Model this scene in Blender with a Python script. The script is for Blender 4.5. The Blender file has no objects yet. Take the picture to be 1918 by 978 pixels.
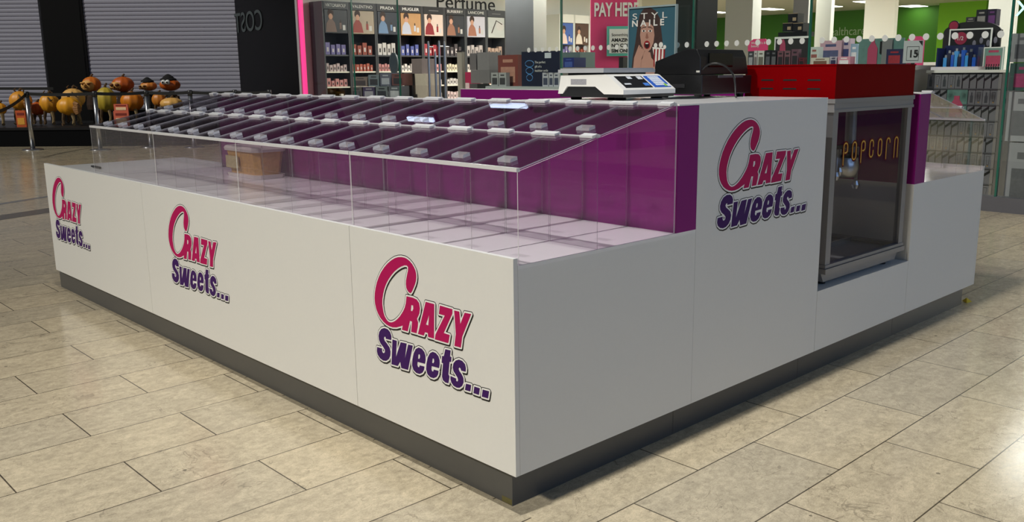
import bpy, bmesh, math, random
import numpy as np
from mathutils import Vector, Matrix
from mathutils.geometry import tessellate_polygon
random.seed(7)
S = bpy.context.scene
COL = S.collection

# ------------------------------------------------------------------ camera
FPX, YAW, PITCH, ROLL = 1698.3783, 0.80, -0.2026, -0.0075
YAW_V = 0.80003
PX0, PY0 = 1006.8652, 486.0661
CAM = Vector((-1.8291, -1.9898, 1.4038))
FWD = Vector((math.cos(PITCH)*math.cos(YAW), math.cos(PITCH)*math.sin(YAW), math.sin(PITCH)))
_r = Vector((math.sin(YAW), -math.cos(YAW), 0)); _u = _r.cross(FWD)
RGT = math.cos(ROLL)*_r + math.sin(ROLL)*_u
UPV = -math.sin(ROLL)*_r + math.cos(ROLL)*_u
cd = bpy.data.cameras.new('camera'); cam = bpy.data.objects.new('camera', cd); COL.objects.link(cam)
cam.matrix_world = Matrix(((RGT.x, UPV.x, -FWD.x, CAM.x), (RGT.y, UPV.y, -FWD.y, CAM.y), (RGT.z, UPV.z, -FWD.z, CAM.z), (0, 0, 0, 1)))
cd.sensor_fit = 'HORIZONTAL'; cd.sensor_width = 36.0; cd.lens = FPX*36/1918
cd.shift_x = (959-PX0)/1918; cd.shift_y = (PY0-489)/1918
cd.clip_start = 0.05; cd.clip_end = 200
S.camera = cam

# ------------------------------------------------------------------ light, world, exposure
S.view_settings.view_transform = 'Standard'; S.view_settings.look = 'None'
S.view_settings.gamma = 1.0; S.view_settings.use_curve_mapping = False; S.view_settings.exposure = 0.0
W = bpy.data.worlds.new('mall_ambience'); S.world = W; W.use_nodes = True
bg = W.node_tree.nodes['Background']; bg.inputs[0].default_value = (0.80, 0.93, 1.15, 1); bg.inputs[1].default_value = 0.075
def area(name, loc, size, power, target=None, color=(1, 1, 1), size_y=None):
    l = bpy.data.lights.new(name, 'AREA'); l.energy = power; l.size = size; l.color = color
    if size_y: l.shape = 'RECTANGLE'; l.size_y = size_y
    o = bpy.data.objects.new(name, l); COL.objects.link(o); o.location = loc
    d = (Vector(target)-Vector(loc)) if target else Vector((0, 0, -1))
    o.rotation_euler = d.to_track_quat('-Z', 'Y').to_euler(); return o
CZ = 3.55
sl = bpy.data.lights.new('mall_spotlight_wash', 'SUN'); sl.energy = 1.92; sl.angle = math.radians(4); sl.color = (1.0, 0.96, 0.86)
so = bpy.data.objects.new('mall_spotlight_wash', sl); COL.objects.link(so); so.location = (-8, 1, 7)
so.rotation_euler = Vector((0.76, -0.015, -0.65)).to_track_quat('-Z', 'Y').to_euler()
area('added_side_fill', (3.0, -9.5, 4.2), 6.0, 138, (1.6, 0, 0.6), color=(0.5, 0.82, 1.4))  # cool fill added out of view to light the kiosk's right faces
dl = bpy.data.lights.new('mall_downlight', 'SPOT'); dl.energy = 1250; dl.spot_size = math.radians(82); dl.spot_blend = 1.0; dl.shadow_soft_size = 0.06; dl.color = (1.0, 0.985, 0.95)
do = bpy.data.objects.new('mall_downlight', dl); COL.objects.link(do); do.location = (-0.9, 0.12, 7.0)
for i, (x, y, p) in enumerate([(10.5, 11.0, 250), (15.5, 10.6, 250), (11.5, 5.0, 210), (10.8, 0.5, 170), (17, 3, 220), (17, -4, 220), (22, 8, 260), (26, 0, 260), (23, 19, 260)]):
    area('shop_ceiling_light', (x, y, CZ-0.08), 2.4, p, color=(1, 0.99, 0.95))

cy = S.cycles
cy.max_bounces = 9; cy.transparent_max_bounces = 64; cy.glossy_bounces = 5; cy.diffuse_bounces = 3
cy.caustics_reflective = False; cy.caustics_refractive = False; cy.use_denoising = True
cy.sample_clamp_indirect = 4.0

# ------------------------------------------------------------------ photo-to-place survey helpers
def ray(px, py): return FWD + RGT*((px-PX0)/FPX) - UPV*((py-PY0)/FPX)
def on(px, py, ax, c):
    d = ray(px, py); return CAM + d*((c-CAM[ax])/d[ax])
FH = Vector((math.cos(YAW), math.sin(YAW), 0)); RH = Vector((math.sin(YAW), -math.cos(YAW), 0))
def far(px, py, dh):
    d = ray(px, py); return CAM + d*(dh/d.dot(FH))
ROTL = YAW - math.pi/2

# ------------------------------------------------------------------ materials
def srgb(c):
    return tuple(((v/255)/12.92 if v/255 <= 0.04045 else (((v/255)+0.055)/1.055)**2.4) for v in c)
MATS = {}
def mat(name, c, rough=0.5, metal=0.0, spec=0.5, emit=0.0, var=0.0, scale=30.0, coat=0.0, bump=0.0):
    if name in MATS: return MATS[name]
    m = bpy.data.materials.new(name); m.use_nodes = True; nt = m.node_tree; b = nt.nodes['Principled BSDF']
    rgb = srgb(c)
    b.inputs['Base Color'].default_value = (*rgb, 1); b.inputs['Roughness'].default_value = rough
    b.inputs['Metallic'].default_value = metal; b.inputs['Specular IOR Level'].default_value = spec
    b.inputs['Coat Weight'].default_value = coat
    if emit: b.inputs['Emission Color'].default_value = (*rgb, 1); b.inputs['Emission Strength'].default_value = emit
    if var or bump:
        tc = nt.nodes.new('ShaderNodeTexCoord'); n = nt.nodes.new('ShaderNodeTexNoise'); n.inputs['Scale'].default_value = scale
        n.inputs['Detail'].default_value = 4; nt.links.new(tc.outputs['Object'], n.inputs['Vector'])
        if var:
            r = nt.nodes.new('ShaderNodeMapRange'); r.inputs[3].default_value = 1-var; r.inputs[4].default_value = 1+var
            mx = nt.nodes.new('ShaderNodeVectorMath'); mx.operation = 'SCALE'; mx.inputs[0].default_value = rgb
            nt.links.new(n.outputs[0], r.inputs[0]); nt.links.new(r.outputs[0], mx.inputs['Scale']); nt.links.new(mx.outputs[0], b.inputs['Base Color'])
        if bump:
            bp = nt.nodes.new('ShaderNodeBump'); bp.inputs['Strength'].default_value = bump; bp.inputs['Distance'].default_value = 0.01
            nt.links.new(n.outputs[0], bp.inputs['Height']); nt.links.new(bp.outputs[0], b.inputs['Normal'])
    MATS[name] = m; return m
def clear(name, tint=(1, 1, 1), ior=1.45, gloss=(1, 1, 1), rough=0.0, haze=0.0):
    m = bpy.data.materials.new(name); m.use_nodes = True; nt = m.node_tree; nt.nodes.clear()
    out = nt.nodes.new('ShaderNodeOutputMaterial'); t = nt.nodes.new('ShaderNodeBsdfTransparent'); t.inputs[0].default_value = (*tint, 1)
    g = nt.nodes.new('ShaderNodeBsdfGlossy'); g.inputs[0].default_value = (*gloss, 1); g.inputs[1].default_value = rough
    lw = nt.nodes.new('ShaderNodeLayerWeight'); lw.inputs[0].default_value = 0.5
    f0 = ((ior-1)/(ior+1))**2
    pw = nt.nodes.new('ShaderNodeMath'); pw.operation = 'POWER'; pw.inputs[1].default_value = 5; nt.links.new(lw.outputs['Facing'], pw.inputs[0])
    fr = nt.nodes.new('ShaderNodeMath'); fr.operation = 'MULTIPLY_ADD'; fr.inputs[1].default_value = 1-f0; fr.inputs[2].default_value = f0; nt.links.new(pw.outputs[0], fr.inputs[0])
    mx = nt.nodes.new('ShaderNodeMixShader'); nt.links.new(fr.outputs[0], mx.inputs[0]); nt.links.new(t.outputs[0], mx.inputs[1]); nt.links.new(g.outputs[0], mx.inputs[2])
    last = mx
    if haze:
        df = nt.nodes.new('ShaderNodeBsdfDiffuse'); df.inputs[0].default_value = (0.9, 0.9, 0.92, 1)
        m2 = nt.nodes.new('ShaderNodeMixShader'); m2.inputs[0].default_value = haze
        nt.links.new(mx.outputs[0], m2.inputs[1]); nt.links.new(df.outputs[0], m2.inputs[2]); last = m2
    nt.links.new(last.outputs[0], out.inputs[0]); MATS[name] = m; return m
def floor_material():
    m = bpy.data.materials.new('polished_limestone_tiles'); m.use_nodes = True; nt = m.node_tree; N = nt.nodes; L = nt.links
    b = N['Principled BSDF']; tc = N.new('ShaderNodeTexCoord'); sep = N.new('ShaderNodeSeparateXYZ'); L.new(tc.outputs['Object'], sep.inputs[0])
    def math_(op, a, c=None):
        n = N.new('ShaderNodeMath'); n.operation = op
        for i, v in enumerate((a, c)):
            if v is None: continue
            if isinstance(v, (int, float)): n.inputs[i].default_value = v
            else: L.new(v, n.inputs[i])
        return n.outputs[0]
    X, Y = sep.outputs[0], sep.outputs[1]
    left = math_('LESS_THAN', X, 0.03)
    yl = math_('MULTIPLY', math_('SUBTRACT', Y, 0.655), 1.026); yr = math_('ADD', Y, 0.562)
    yy = math_('ADD', yr, math_('MULTIPLY', left, math_('SUBTRACT', yl, yr)))
    xx = math_('ADD', X, -0.34+0.36)
    cmb = N.new('ShaderNodeCombineXYZ'); L.new(math_('ADD', xx, 72.0), cmb.inputs[0]); L.new(math_('ADD', yy, 0.355*200), cmb.inputs[1])
    br = N.new('ShaderNodeTexBrick'); L.new(cmb.outputs[0], br.inputs['Vector'])
    br.inputs['Scale'].default_value = 1.0; br.inputs['Brick Width'].default_value = 0.72; br.inputs['Row Height'].default_value = 0.355
    br.inputs['Mortar Size'].default_value = 0.0028; br.inputs['Mortar Smooth'].default_value = 0.15; br.inputs['Bias'].default_value = 0.0
    br.offset = 0.5
    br.inputs['Color1'].default_value = (*srgb((212, 196, 165)), 1); br.inputs['Color2'].default_value = (*srgb((196, 183, 157)), 1)
    br.inputs['Mortar'].default_value = (*srgb((88, 78, 62)), 1)
    # travertine clouding, streaks along the slabs and small dark pits
    mp = N.new('ShaderNodeMapping'); mp.inputs['Scale'].default_value = (3.6, 7.0, 1); L.new(tc.outputs['Object'], mp.inputs[0])
    n1 = N.new('ShaderNodeTexNoise'); n1.inputs['Scale'].default_value = 2.2; n1.inputs['Detail'].default_value = 9; n1.inputs['Roughness'].default_value = 0.68; n1.inputs['Distortion'].default_value = 0.9
    L.new(mp.outputs[0], n1.inputs['Vector'])
    r1 = N.new('ShaderNodeMapRange'); r1.inputs[1].default_value = 0.3; r1.inputs[2].default_value = 0.72; r1.inputs[3].default_value = 0.72; r1.inputs[4].default_value = 1.06; L.new(n1.outputs[0], r1.inputs[0])
    n2 = N.new('ShaderNodeTexNoise'); n2.inputs['Scale'].default_value = 5.0; n2.inputs['Detail'].default_value = 6; n2.inputs['Roughness'].default_value = 0.75; n2.inputs['Distortion'].default_value = 2.2
    L.new(mp.outputs[0], n2.inputs['Vector'])
    r2 = N.new('ShaderNodeMapRange'); r2.inputs[1].default_value = 0.30; r2.inputs[2].default_value = 0.38; r2.inputs[3].default_value = 0.45; r2.inputs[4].default_value = 1.0; L.new(n2.outputs[0], r2.inputs[0])
    n3 = N.new('ShaderNodeTexNoise'); n3.inputs['Scale'].default_value = 34; n3.inputs['Detail'].default_value = 3; L.new(tc.outputs['Object'], n3.inputs['Vector'])
    r3 = N.new('ShaderNodeMapRange'); r3.inputs[1].default_value = 0.32; r3.inputs[2].default_value = 0.6; r3.inputs[3].default_value = 0.86; r3.inputs[4].default_value = 1.03; L.new(n3.outputs[0], r3.inputs[0])
    n4 = N.new('ShaderNodeTexNoise'); n4.inputs['Scale'].default_value = 13; n4.inputs['Detail'].default_value = 8; n4.inputs['Roughness'].default_value = 0.8; n4.inputs['Distortion'].default_value = 3.0; L.new(mp.outputs[0], n4.inputs['Vector'])
    r5 = N.new('ShaderNodeMapRange'); r5.inputs[1].default_value = 0.40; r5.inputs[2].default_value = 0.57; r5.inputs[3].default_value = 0.74; r5.inputs[4].default_value = 1.06; L.new(n4.outputs[0], r5.inputs[0])
    # fossil veins: thin bands where a warped noise crosses its middle, kept to patches
    n5 = N.new('ShaderNodeTexNoise'); n5.inputs['Scale'].default_value = 4.5; n5.inputs['Detail'].default_value = 3; n5.inputs['Distortion'].default_value = 1.6; L.new(tc.outputs['Object'], n5.inputs['Vector'])
    band = math_('LESS_THAN', math_('ABSOLUTE', math_('SUBTRACT', n5.outputs[0], 0.5)), 0.006)
    n6 = N.new('ShaderNodeTexNoise'); n6.inputs['Scale'].default_value = 3.0; n6.inputs['Detail'].default_value = 2; L.new(tc.outputs['Object'], n6.inputs['Vector'])
    vein = math_('SUBTRACT', 1.0, math_('MULTIPLY', math_('MULTIPLY', band, math_('GREATER_THAN', n6.outputs[0], 0.54)), 0.28))
    vo = N.new('ShaderNodeTexVoronoi'); vo.inputs['Scale'].default_value = 7.0; L.new(tc.outputs['Object'], vo.inputs['Vector'])
    sp = N.new('ShaderNodeSeparateXYZ'); L.new(vo.outputs['Color'], sp.inputs[0])
    pit = math_('SUBTRACT', 1.0, math_('MULTIPLY', math_('MULTIPLY', math_('LESS_THAN', vo.outputs['Distance'], 0.055), math_('GREATER_THAN', sp.outputs[0], 0.72)), 0.6))
    v2 = N.new('ShaderNodeTexVoronoi'); v2.inputs['Scale'].default_value = 1.6; L.new(tc.outputs['Object'], v2.inputs['Vector'])
    s2 = N.new('ShaderNodeSeparateXYZ'); L.new(v2.outputs['Color'], s2.inputs[0])
    rg = math_('MULTIPLY', math_('LESS_THAN', math_('ABSOLUTE', math_('SUBTRACT', math_('ADD', v2.outputs['Distance'], math_('MULTIPLY', math_('SUBTRACT', n4.outputs[0], 0.5), 0.05)), 0.085)), 0.012), math_('GREATER_THAN', s2.outputs[1], 0.72))
    ring_ = math_('SUBTRACT', 1.0, math_('MULTIPLY', rg, 0.32))
    f = math_('MULTIPLY', math_('MULTIPLY', math_('MULTIPLY', r1.outputs[0], r2.outputs[0]), math_('MULTIPLY', r3.outputs[0], r5.outputs[0])), math_('MULTIPLY', vein, math_('MULTIPLY', pit, ring_)))
    f = math_('MULTIPLY', f, 1.04)
    sc = N.new('ShaderNodeVectorMath'); sc.operation = 'SCALE'; L.new(br.outputs['Color'], sc.inputs[0]); L.new(f, sc.inputs['Scale'])
    L.new(sc.outputs[0], b.inputs['Base Color'])
    r4 = N.new('ShaderNodeMapRange'); r4.inputs[3].default_value = 0.08; r4.inputs[4].default_value = 0.24; L.new(n1.outputs[0], r4.inputs[0]); L.new(r4.outputs[0], b.inputs['Roughness'])
    b.inputs['Specular IOR Level'].default_value = 0.55
    return m

WHITE = mat('white_laminate', (219, 219, 216), 0.42, var=0.015, scale=60)
WTOP = mat('white_counter_gloss', (232, 231, 230), 0.16)
PURPLE = mat('purple_laminate', (128, 22, 114), 0.4, spec=0.22, var=0.02)
PLINTH = mat('graphite_plinth', (78, 78, 77), 0.38, var=0.04)
CLEAR = clear('clear_acrylic', (0.990, 0.986, 0.990), 1.25, haze=0.0015)
CEDGE = mat('polished_acrylic_edge', (228, 228, 230), 0.25, spec=0.6)
def _edge_blend(m, fac):
    nt = m.node_tree; out = [n for n in nt.nodes if n.type == 'OUTPUT_MATERIAL'][0]; b = nt.nodes['Principled BSDF']
    t = nt.nodes.new('ShaderNodeBsdfTransparent'); mx = nt.nodes.new('ShaderNodeMixShader'); mx.inputs[0].default_value = fac
    nt.links.new(t.outputs[0], mx.inputs[1]); nt.links.new(b.outputs[0], mx.inputs[2]); nt.links.new(mx.outputs[0], out.inputs[0])
_edge_blend(CEDGE, 0.72)
CHINGE = mat('frosted_hinge_plastic', (228, 228, 230), 0.3); _edge_blend(CHINGE, 0.75)
CKNOB = mat('clear_knob', (226, 226, 228), 0.1); _edge_blend(CKNOB, 0.18)
CDIV = mat('divider_edge', (150, 140, 150), 0.25); _edge_blend(CDIV, 0.45)
LIDM = clear('smoke_clear_lid', (0.87, 0.84, 0.87), 1.4)
CRIM = mat('logo_crimson', (176, 4, 86), 0.5, spec=0.2); LPUR = mat('logo_violet', (58, 18, 92), 0.5, spec=0.2)
INK = mat('logo_black', (14, 14, 16), 0.45); LWH = mat('logo_white', (236, 236, 234), 0.4)
BLACK = mat('black_plastic', (16, 16, 17), 0.35); BLACKM = mat('matte_black', (9, 9, 10), 0.6)
DARK = mat('dark_grey_plastic', (38, 38, 40), 0.4)
CHROME = mat('brushed_steel', (176, 178, 182), 0.28, 1.0); ALU = mat('anodised_aluminium', (140, 140, 142), 0.4, 0.25)
RED = mat('red_enamel', (118, 0, 4), 0.6, spec=0.03)
GLASS = clear('machine_glass', (0.92, 0.92, 0.93), 1.2, gloss=(0.4, 0.4, 0.4))
SHOPG = clear('shopfront_glass', (0.965, 0.985, 0.975), 1.35)
GEDGE = mat('green_glass_edge', (34, 98, 82), 0.15, spec=0.8)

# ------------------------------------------------------------------ mesh builder
class MB:
    def __init__(s): s.v = []; s.f = []; s.m = []
    def add(s, vs, fs, mi=0):
        o = len(s.v); s.v += [tuple(v) for v in vs]
        for k, f in enumerate(fs): s.f.append([o+i for i in f]); s.m.append(mi if isinstance(mi, int) else mi[k])
        return s
    def box(s, x0, x1, y0, y1, z0, z1, mi=0, edge=None):
        v = [(x0, y0, z0), (x1, y0, z0), (x1, y1, z0), (x0, y1, z0), (x0, y0, z1), (x1, y0, z1), (x1, y1, z1), (x0, y1, z1)]
        f = [(0, 3, 2, 1), (4, 5, 6, 7), (0, 1, 5, 4), (2, 3, 7, 6), (1, 2, 6, 5), (3, 0, 4, 7)]
        if edge is None: return s.add(v, f, mi)
        d = [x1-x0, y1-y0, z1-z0]; k = d.index(min(d)); big = {0: (4, 5), 1: (2, 3), 2: (0, 1)}[k]
        return s.add(v, f, [mi if i in big else edge for i in range(6)])
    def prism(s, pts, ax, a0, a1, mi=0, edge=None):
        n = len(pts); mk = {'x': lambda a, p: (a, p[0], p[1]), 'y': lambda a, p: (p[0], a, p[1]), 'z': lambda a, p: (p[0], p[1], a)}[ax]
        v = [mk(a0, p) for p in pts]+[mk(a1, p) for p in pts]
        e = mi if edge is None else edge
        return s.add(v, [tuple(range(n))[::-1], tuple(range(n, 2*n))]+[(i, (i+1) % n, n+(i+1) % n, n+i) for i in range(n)], [mi, mi]+[e]*n)
    def tube(s, pts, r, n=8, mi=0, closed=False):
        pts = [Vector(p) for p in pts]; R = r if isinstance(r, (list, tuple)) else [r]*len(pts); rings = []
        for i, p in enumerate(pts):
            d = (pts[min(i+1, len(pts)-1)]-pts[max(i-1, 0)]).normalized()
            a = d.orthogonal() if i == 0 else (prev - d*prev.dot(d)); a.normalize(); prev = a; b = d.cross(a)
            rings.append([p+(a*math.cos(2*math.pi*k/n)+b*math.sin(2*math.pi*k/n))*R[i] for k in range(n)])
        v = [q for rr in rings for q in rr]; f = []
        for i in range(len(pts)-1):
            for k in range(n): f.append((i*n+k, i*n+(k+1) % n, (i+1)*n+(k+1) % n, (i+1)*n+k))
        f.append(tuple(range(n))[::-1]); f.append(tuple(range((len(pts)-1)*n, len(pts)*n)))
        return s.add(v, f, mi)
    def lathe(s, prof, n=20, c=(0, 0, 0), mi=0, rib=0.0, ribs=9, sx=1, sy=1):
        v = []; f = []
        for (r, z) in prof:
            for k in range(n):
                a = 2*math.pi*k/n; q = r*(1-rib*(0.5-0.5*math.cos(ribs*a)))
                v.append((c[0]+q*math.cos(a)*sx, c[1]+q*math.sin(a)*sy, c[2]+z))
        for i in range(len(prof)-1):
            for k in range(n): f.append((i*n+k, i*n+(k+1) % n, (i+1)*n+(k+1) % n, (i+1)*n+k))
        f.append(tuple(range(n))[::-1]); f.append(tuple(range((len(prof)-1)*n, len(prof)*n)))
        return s.add(v, f, mi)
    def ell(s, c, rx, ry, rz, mi=0, n=14, rib=0.0, ribs=9):
        return s.lathe([(max(0.02, math.sin(math.pi*i/10)), -math.cos(math.pi*i/10)*rz) for i in range(11)], n, c, mi, rib, ribs, rx, ry)
def _mats(o, ms):
    for m in (ms if isinstance(ms, (list, tuple)) else [ms]): o.data.materials.append(m)
def obj(name, mb, ms, parent=None, base=None, smooth=False, bevel=0.0, local=False):
    """one mesh object; world coordinates are taken relative to the unrotated base of its thing"""
    me = bpy.data.meshes.new(name); off = Vector((0, 0, 0))
    if not local:
        if base is not None: off = Vector(base)
        elif parent is not None:
            p = parent
            while p is not None: off += p.location; p = p.parent
    me.from_pydata([tuple(Vector(v)-off) for v in mb.v], [], mb.f)
    for p, k in zip(me.polygons, mb.m): p.material_index = k; p.use_smooth = smooth
    bm = bmesh.new(); bm.from_mesh(me)
    if bevel: bmesh.ops.bevel(bm, geom=bm.edges[:], offset=bevel, segments=2, affect='EDGES', profile=0.6)
    bmesh.ops.recalc_face_normals(bm, faces=bm.faces[:]); bm.to_mesh(me); bm.free()
    o = bpy.data.objects.new(name, me); COL.objects.link(o); _mats(o, ms)
    if parent is not None: o.parent = parent
    if base is not None and parent is None: o.location = base
    return o
def tag(o, label, cat, group=None):
    o['label'] = label; o['category'] = cat
    if group: o['group'] = group
    return o
def thing(name, label, cat, loc=(0, 0, 0), rot=0.0, group=None):
    o = bpy.data.objects.new(name, None); COL.objects.link(o); o.location = loc; o.rotation_euler = (0, 0, rot); o.empty_display_size = 0.1
    return tag(o, label, cat, group)
def struct(name, mb, ms, label=None, parent=None, **k):
    o = obj(name, mb, ms, parent, **k)
    if parent is None: o['kind'] = 'structure'
    if label: o['label'] = label
    return o
def copy_tree(o, parent=None):
    c = o.copy(); COL.objects.link(c); c.parent = parent
    for ch in list(o.children): copy_tree(ch, c)
    return c
def text(name, s, size, origin, right, up, m, parent=None, base=None, width=None, align='LEFT', bold=0.0, depth=0.002, mirror=False):
    cu = bpy.data.curves.new(name, 'FONT'); cu.body = s; cu.size = size; cu.align_x = align; cu.extrude = depth; cu.offset = bold
    to = bpy.data.objects.new(name, cu); COL.objects.link(to); dg = bpy.context.evaluated_depsgraph_get()
    me = bpy.data.meshes.new_from_object(to.evaluated_get(dg)); bpy.data.objects.remove(to); bpy.data.curves.remove(cu)
    right = Vector(right).normalized(); up = Vector(up).normalized(); nz = right.cross(up); origin = Vector(origin)
    xs = [v.co.x for v in me.vertices] or [0, 1]; k = width/(max(xs)-min(xs)) if width else 1.0
    off = Vector((0, 0, 0))
    if parent is not None:
        p = parent
        while p is not None: off += p.location; p = p.parent
    elif base is not None: off = Vector(base)
    for v in me.vertices:
        x = (v.co.x - (min(xs) if width and align == 'LEFT' else 0))*k
        v.co = origin + right*(x if not mirror else -x) + up*v.co.y + nz*v.co.z - off
    o = bpy.data.objects.new(name, me); COL.objects.link(o); me.materials.append(m)
    if parent is not None: o.parent = parent
    elif base is not None: o.location = base
    return o

# ------------------------------------------------------------------ setting: floor, shop shell, far facade
b = MB().add([(-9, -9, 0), (32, -9, 0), (32, 40, 0), (-9, 40, 0)], [(0, 1, 2, 3)])
struct('floor', b, floor_material(), 'polished beige limestone slab floor')
XS, XB, YL, YR = 7.8, 30.0, 14.6, -12.0
PAINT = mat('white_wall_paint', (228, 228, 220), 0.7); GREENW = mat('lime_green_wall', (62, 122, 10), 0.7); GREENLIT = mat('lit_lime_tone', (122, 190, 18), 0.7)
CEIL = mat('shop_ceiling_tile', (205, 203, 192), 0.8, var=0.06, scale=3)
struct('ceiling', MB().box(XS+0.15, 18.5, YR-0.2, YL+0.2, CZ, CZ+0.1).box(18.5, XB+0.2, YR-0.2, 26.2, CZ, CZ+0.1), CEIL, 'pale shop ceiling with lit panels')
struct('wall_left', MB().box(XS+0.05, 18.5, YL+0.1, YL+0.2, 0, CZ), PAINT, 'white shop wall above the perfume bays')
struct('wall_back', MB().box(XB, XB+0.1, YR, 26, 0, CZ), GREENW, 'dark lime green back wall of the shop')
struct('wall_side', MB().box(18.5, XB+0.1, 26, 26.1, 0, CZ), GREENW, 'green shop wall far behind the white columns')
struct('trim_return', MB().box(18.4, 18.5, YL+0.2, 26.1, 0, CZ), PAINT)
struct('wall_right', MB().box(XS, XB, YR-0.1, YR, 0, CZ), PAINT)
struct('wall_front', MB().box(XS, XS+0.15, YR-0.2, YL+0.3, CZ-0.05, 9.0), mat('fascia_grey', (38, 38, 40), 0.6))  # carried far up out of view to darken reflections in the bin lids
g = struct('trim_green', MB().box(XB-1.0, XB-0.02, on(1845, 40, 0, XB-1)[1], on(1757, 40, 0, XB-1)[1], 0, CZ), GREENLIT, 'lime green wall projection coloured bright as lit by a ceiling light')  # brighter lime tone carries the glow of the ceiling light in its colour
# plinth under the shop window
struct('baseboard_shopfront', MB().box(XS-0.02, XS+0.12, YR, 9.7, 0, 0.15), mat('grey_stone_plinth', (92, 92, 98), 0.3, var=0.08, scale=8), 'dark grey stone plinth below the shop glass')
# left facade (shutters) in a frame turned to face the kiosk
def L(px, py, dh): return far(px, py, dh)
def facade(name, px0, px1, dh0, dh1, z0, z1, m, label, thick=0.25, **k):
    a = L(px0, 140, dh0); c = L(px1, 140, dh1); d = Vector((c.x-a.x, c.y-a.y, 0)); n = Vector((-d.y, d.x, 0)).normalized()
    if n.dot(FH) < 0: n = -n
    v = [(a.x, a.y, z0), (c.x, c.y, z0), (c.x+n.x*thick, c.y+n.y*thick, z0), (a.x+n.x*thick, a.y+n.y*thick, z0)]
    v += [(p[0], p[1], z1) for p in v]
    return struct(name, MB().add(v, [(0, 3, 2, 1), (4, 5, 6, 7), (0, 1, 5, 4), (2, 3, 7, 6), (1, 2, 6, 5), (3, 0, 4, 7)]), m, label, **k)
BLKG = mat('black_gloss_panel', (6, 6, 7), 0.4, spec=0.12); BLKW = mat('black_wall', (7, 7, 9), 0.7, spec=0.15)
facade('wall_far', -420, 470, 22.4, 22.4, 0, 7, BLKW, 'black wall behind the shutters')
facade('trim_pillar', 88, 167, 21.9, 21.9, 0, 7, BLKW, 'black pillar between the two roller shutters', thick=0.4)
facade('wall_black', 449, 566, 21.9, 18.75, 0, 7, BLKG, 'black glossy wall panel beside the pink light strip')
SHUT = mat('shutter_grey', (158, 158, 172), 0.5, spec=0.2)
def shutter(name, px0, px1, dh, label):
    a = L(px0, 140, dh); c = L(px1, 140, dh); w = (Vector((c.x, c.y, 0))-Vector((a.x, a.y, 0))).length
    r = thing(name, label, 'roller shutter', (a.x, a.y, 0.0), ROTL, 'closed grey roller shutters')
    m = MB(); pitch = 0.093; n = int(3.5/pitch); prof = []
    for i in range(n):
        z = i*pitch; prof += [(0.0, z), (-0.013, z+0.012), (-0.018, z+0.045), (-0.013, z+0.08), (0.0, z+0.09)]
    v = [(0, y, z) for y, z in prof]+[(w, y, z) for y, z in prof]; k = len(prof)
    m.add(v, [(i, i+1, k+i+1, k+i) for i in range(k-1)]); obj('slat_curtain', m, SHUT, r, local=True)
    for xa in (-0.05, w): obj('guide_rail', MB().box(xa, xa+0.05, -0.05, 0.02, 0, 3.5), mat('shutter_rail', (62, 62, 68), 0.4, 0.6), r, local=True)
    obj('bottom_bar', MB().box(0, w, -0.035, 0.01, -0.0, 0.09), mat('shutter_rail', (62, 62, 68)), r, local=True)
    return r
shutter('roller_shutter', -330, 88, 21.95, 'grey slatted roller shutter left of the black pillar')
shutter('roller_shutter', 167, 451, 21.95, 'grey slatted roller shutter right of the black pillar')
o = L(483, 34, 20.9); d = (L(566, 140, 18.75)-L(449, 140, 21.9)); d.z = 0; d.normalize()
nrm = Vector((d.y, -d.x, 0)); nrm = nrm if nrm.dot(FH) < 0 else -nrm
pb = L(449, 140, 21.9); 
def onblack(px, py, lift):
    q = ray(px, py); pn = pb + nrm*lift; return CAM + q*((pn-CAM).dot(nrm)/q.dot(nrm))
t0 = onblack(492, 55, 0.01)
tt = text('reflected_lettering', 'COST', 0.62, t0, d, (0, 0, 1), mat('reflection_grey', (66, 74, 76), 0.5), base=t0, width=(onblack(495, 55, 0.01)-onblack(443, 50, 0.01)).length, depth=0.004, bold=0.004, mirror=True)  # mirrored letters modelled on the wall in place of a sign's reflection
tag(tt, 'dim reversed grey letters standing in for a reflection on the black glossy wall', 'lettering')

# pink neon corner post
a = on(571, 100, 0, XS)
r = thing('corner_post', 'tall pale corner post with glowing pink neon strip', 'light post', (a.x, a.y, 0))
obj('post', MB().box(a.x-0.10, a.x, a.y+0.03, a.y+0.11, 0, CZ-0.06), mat('post_grey', (170, 168, 172), 0.4), r)
obj('neon_strip', MB().box(a.x-0.07, a.x-0.01, a.y-0.05, a.y+0.03, 0.02, CZ-0.06), mat('pink_neon', (250, 60, 136), 0.4, emit=0.85), r)

# lamps added out of view on the facade to put streaks in the bin lids
FLM = mat('streak_glow', (206, 224, 255), 0.4, emit=1.8)
for (ya, yb, z, lb) in ((11.7, 12.5, 5.35, 'cool lamp added high on the facade for lid streaks, left one'), (9.0, 9.9, 5.0, 'cool lamp added high on the facade for lid streaks, right one')):
    r = thing('added_streak_lamp', lb, 'lamp', (XS-0.1, (ya+yb)/2, z), 0, 'added lamps high on the facade')
    obj('lamp_housing', MB().box(XS-0.08, XS, ya-0.03, yb+0.03, z-0.09, z+0.09), DARK, r); obj('tube', MB().box(XS-0.12, XS-0.08, ya, yb, z-0.04, z+0.04), FLM, r)

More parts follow.
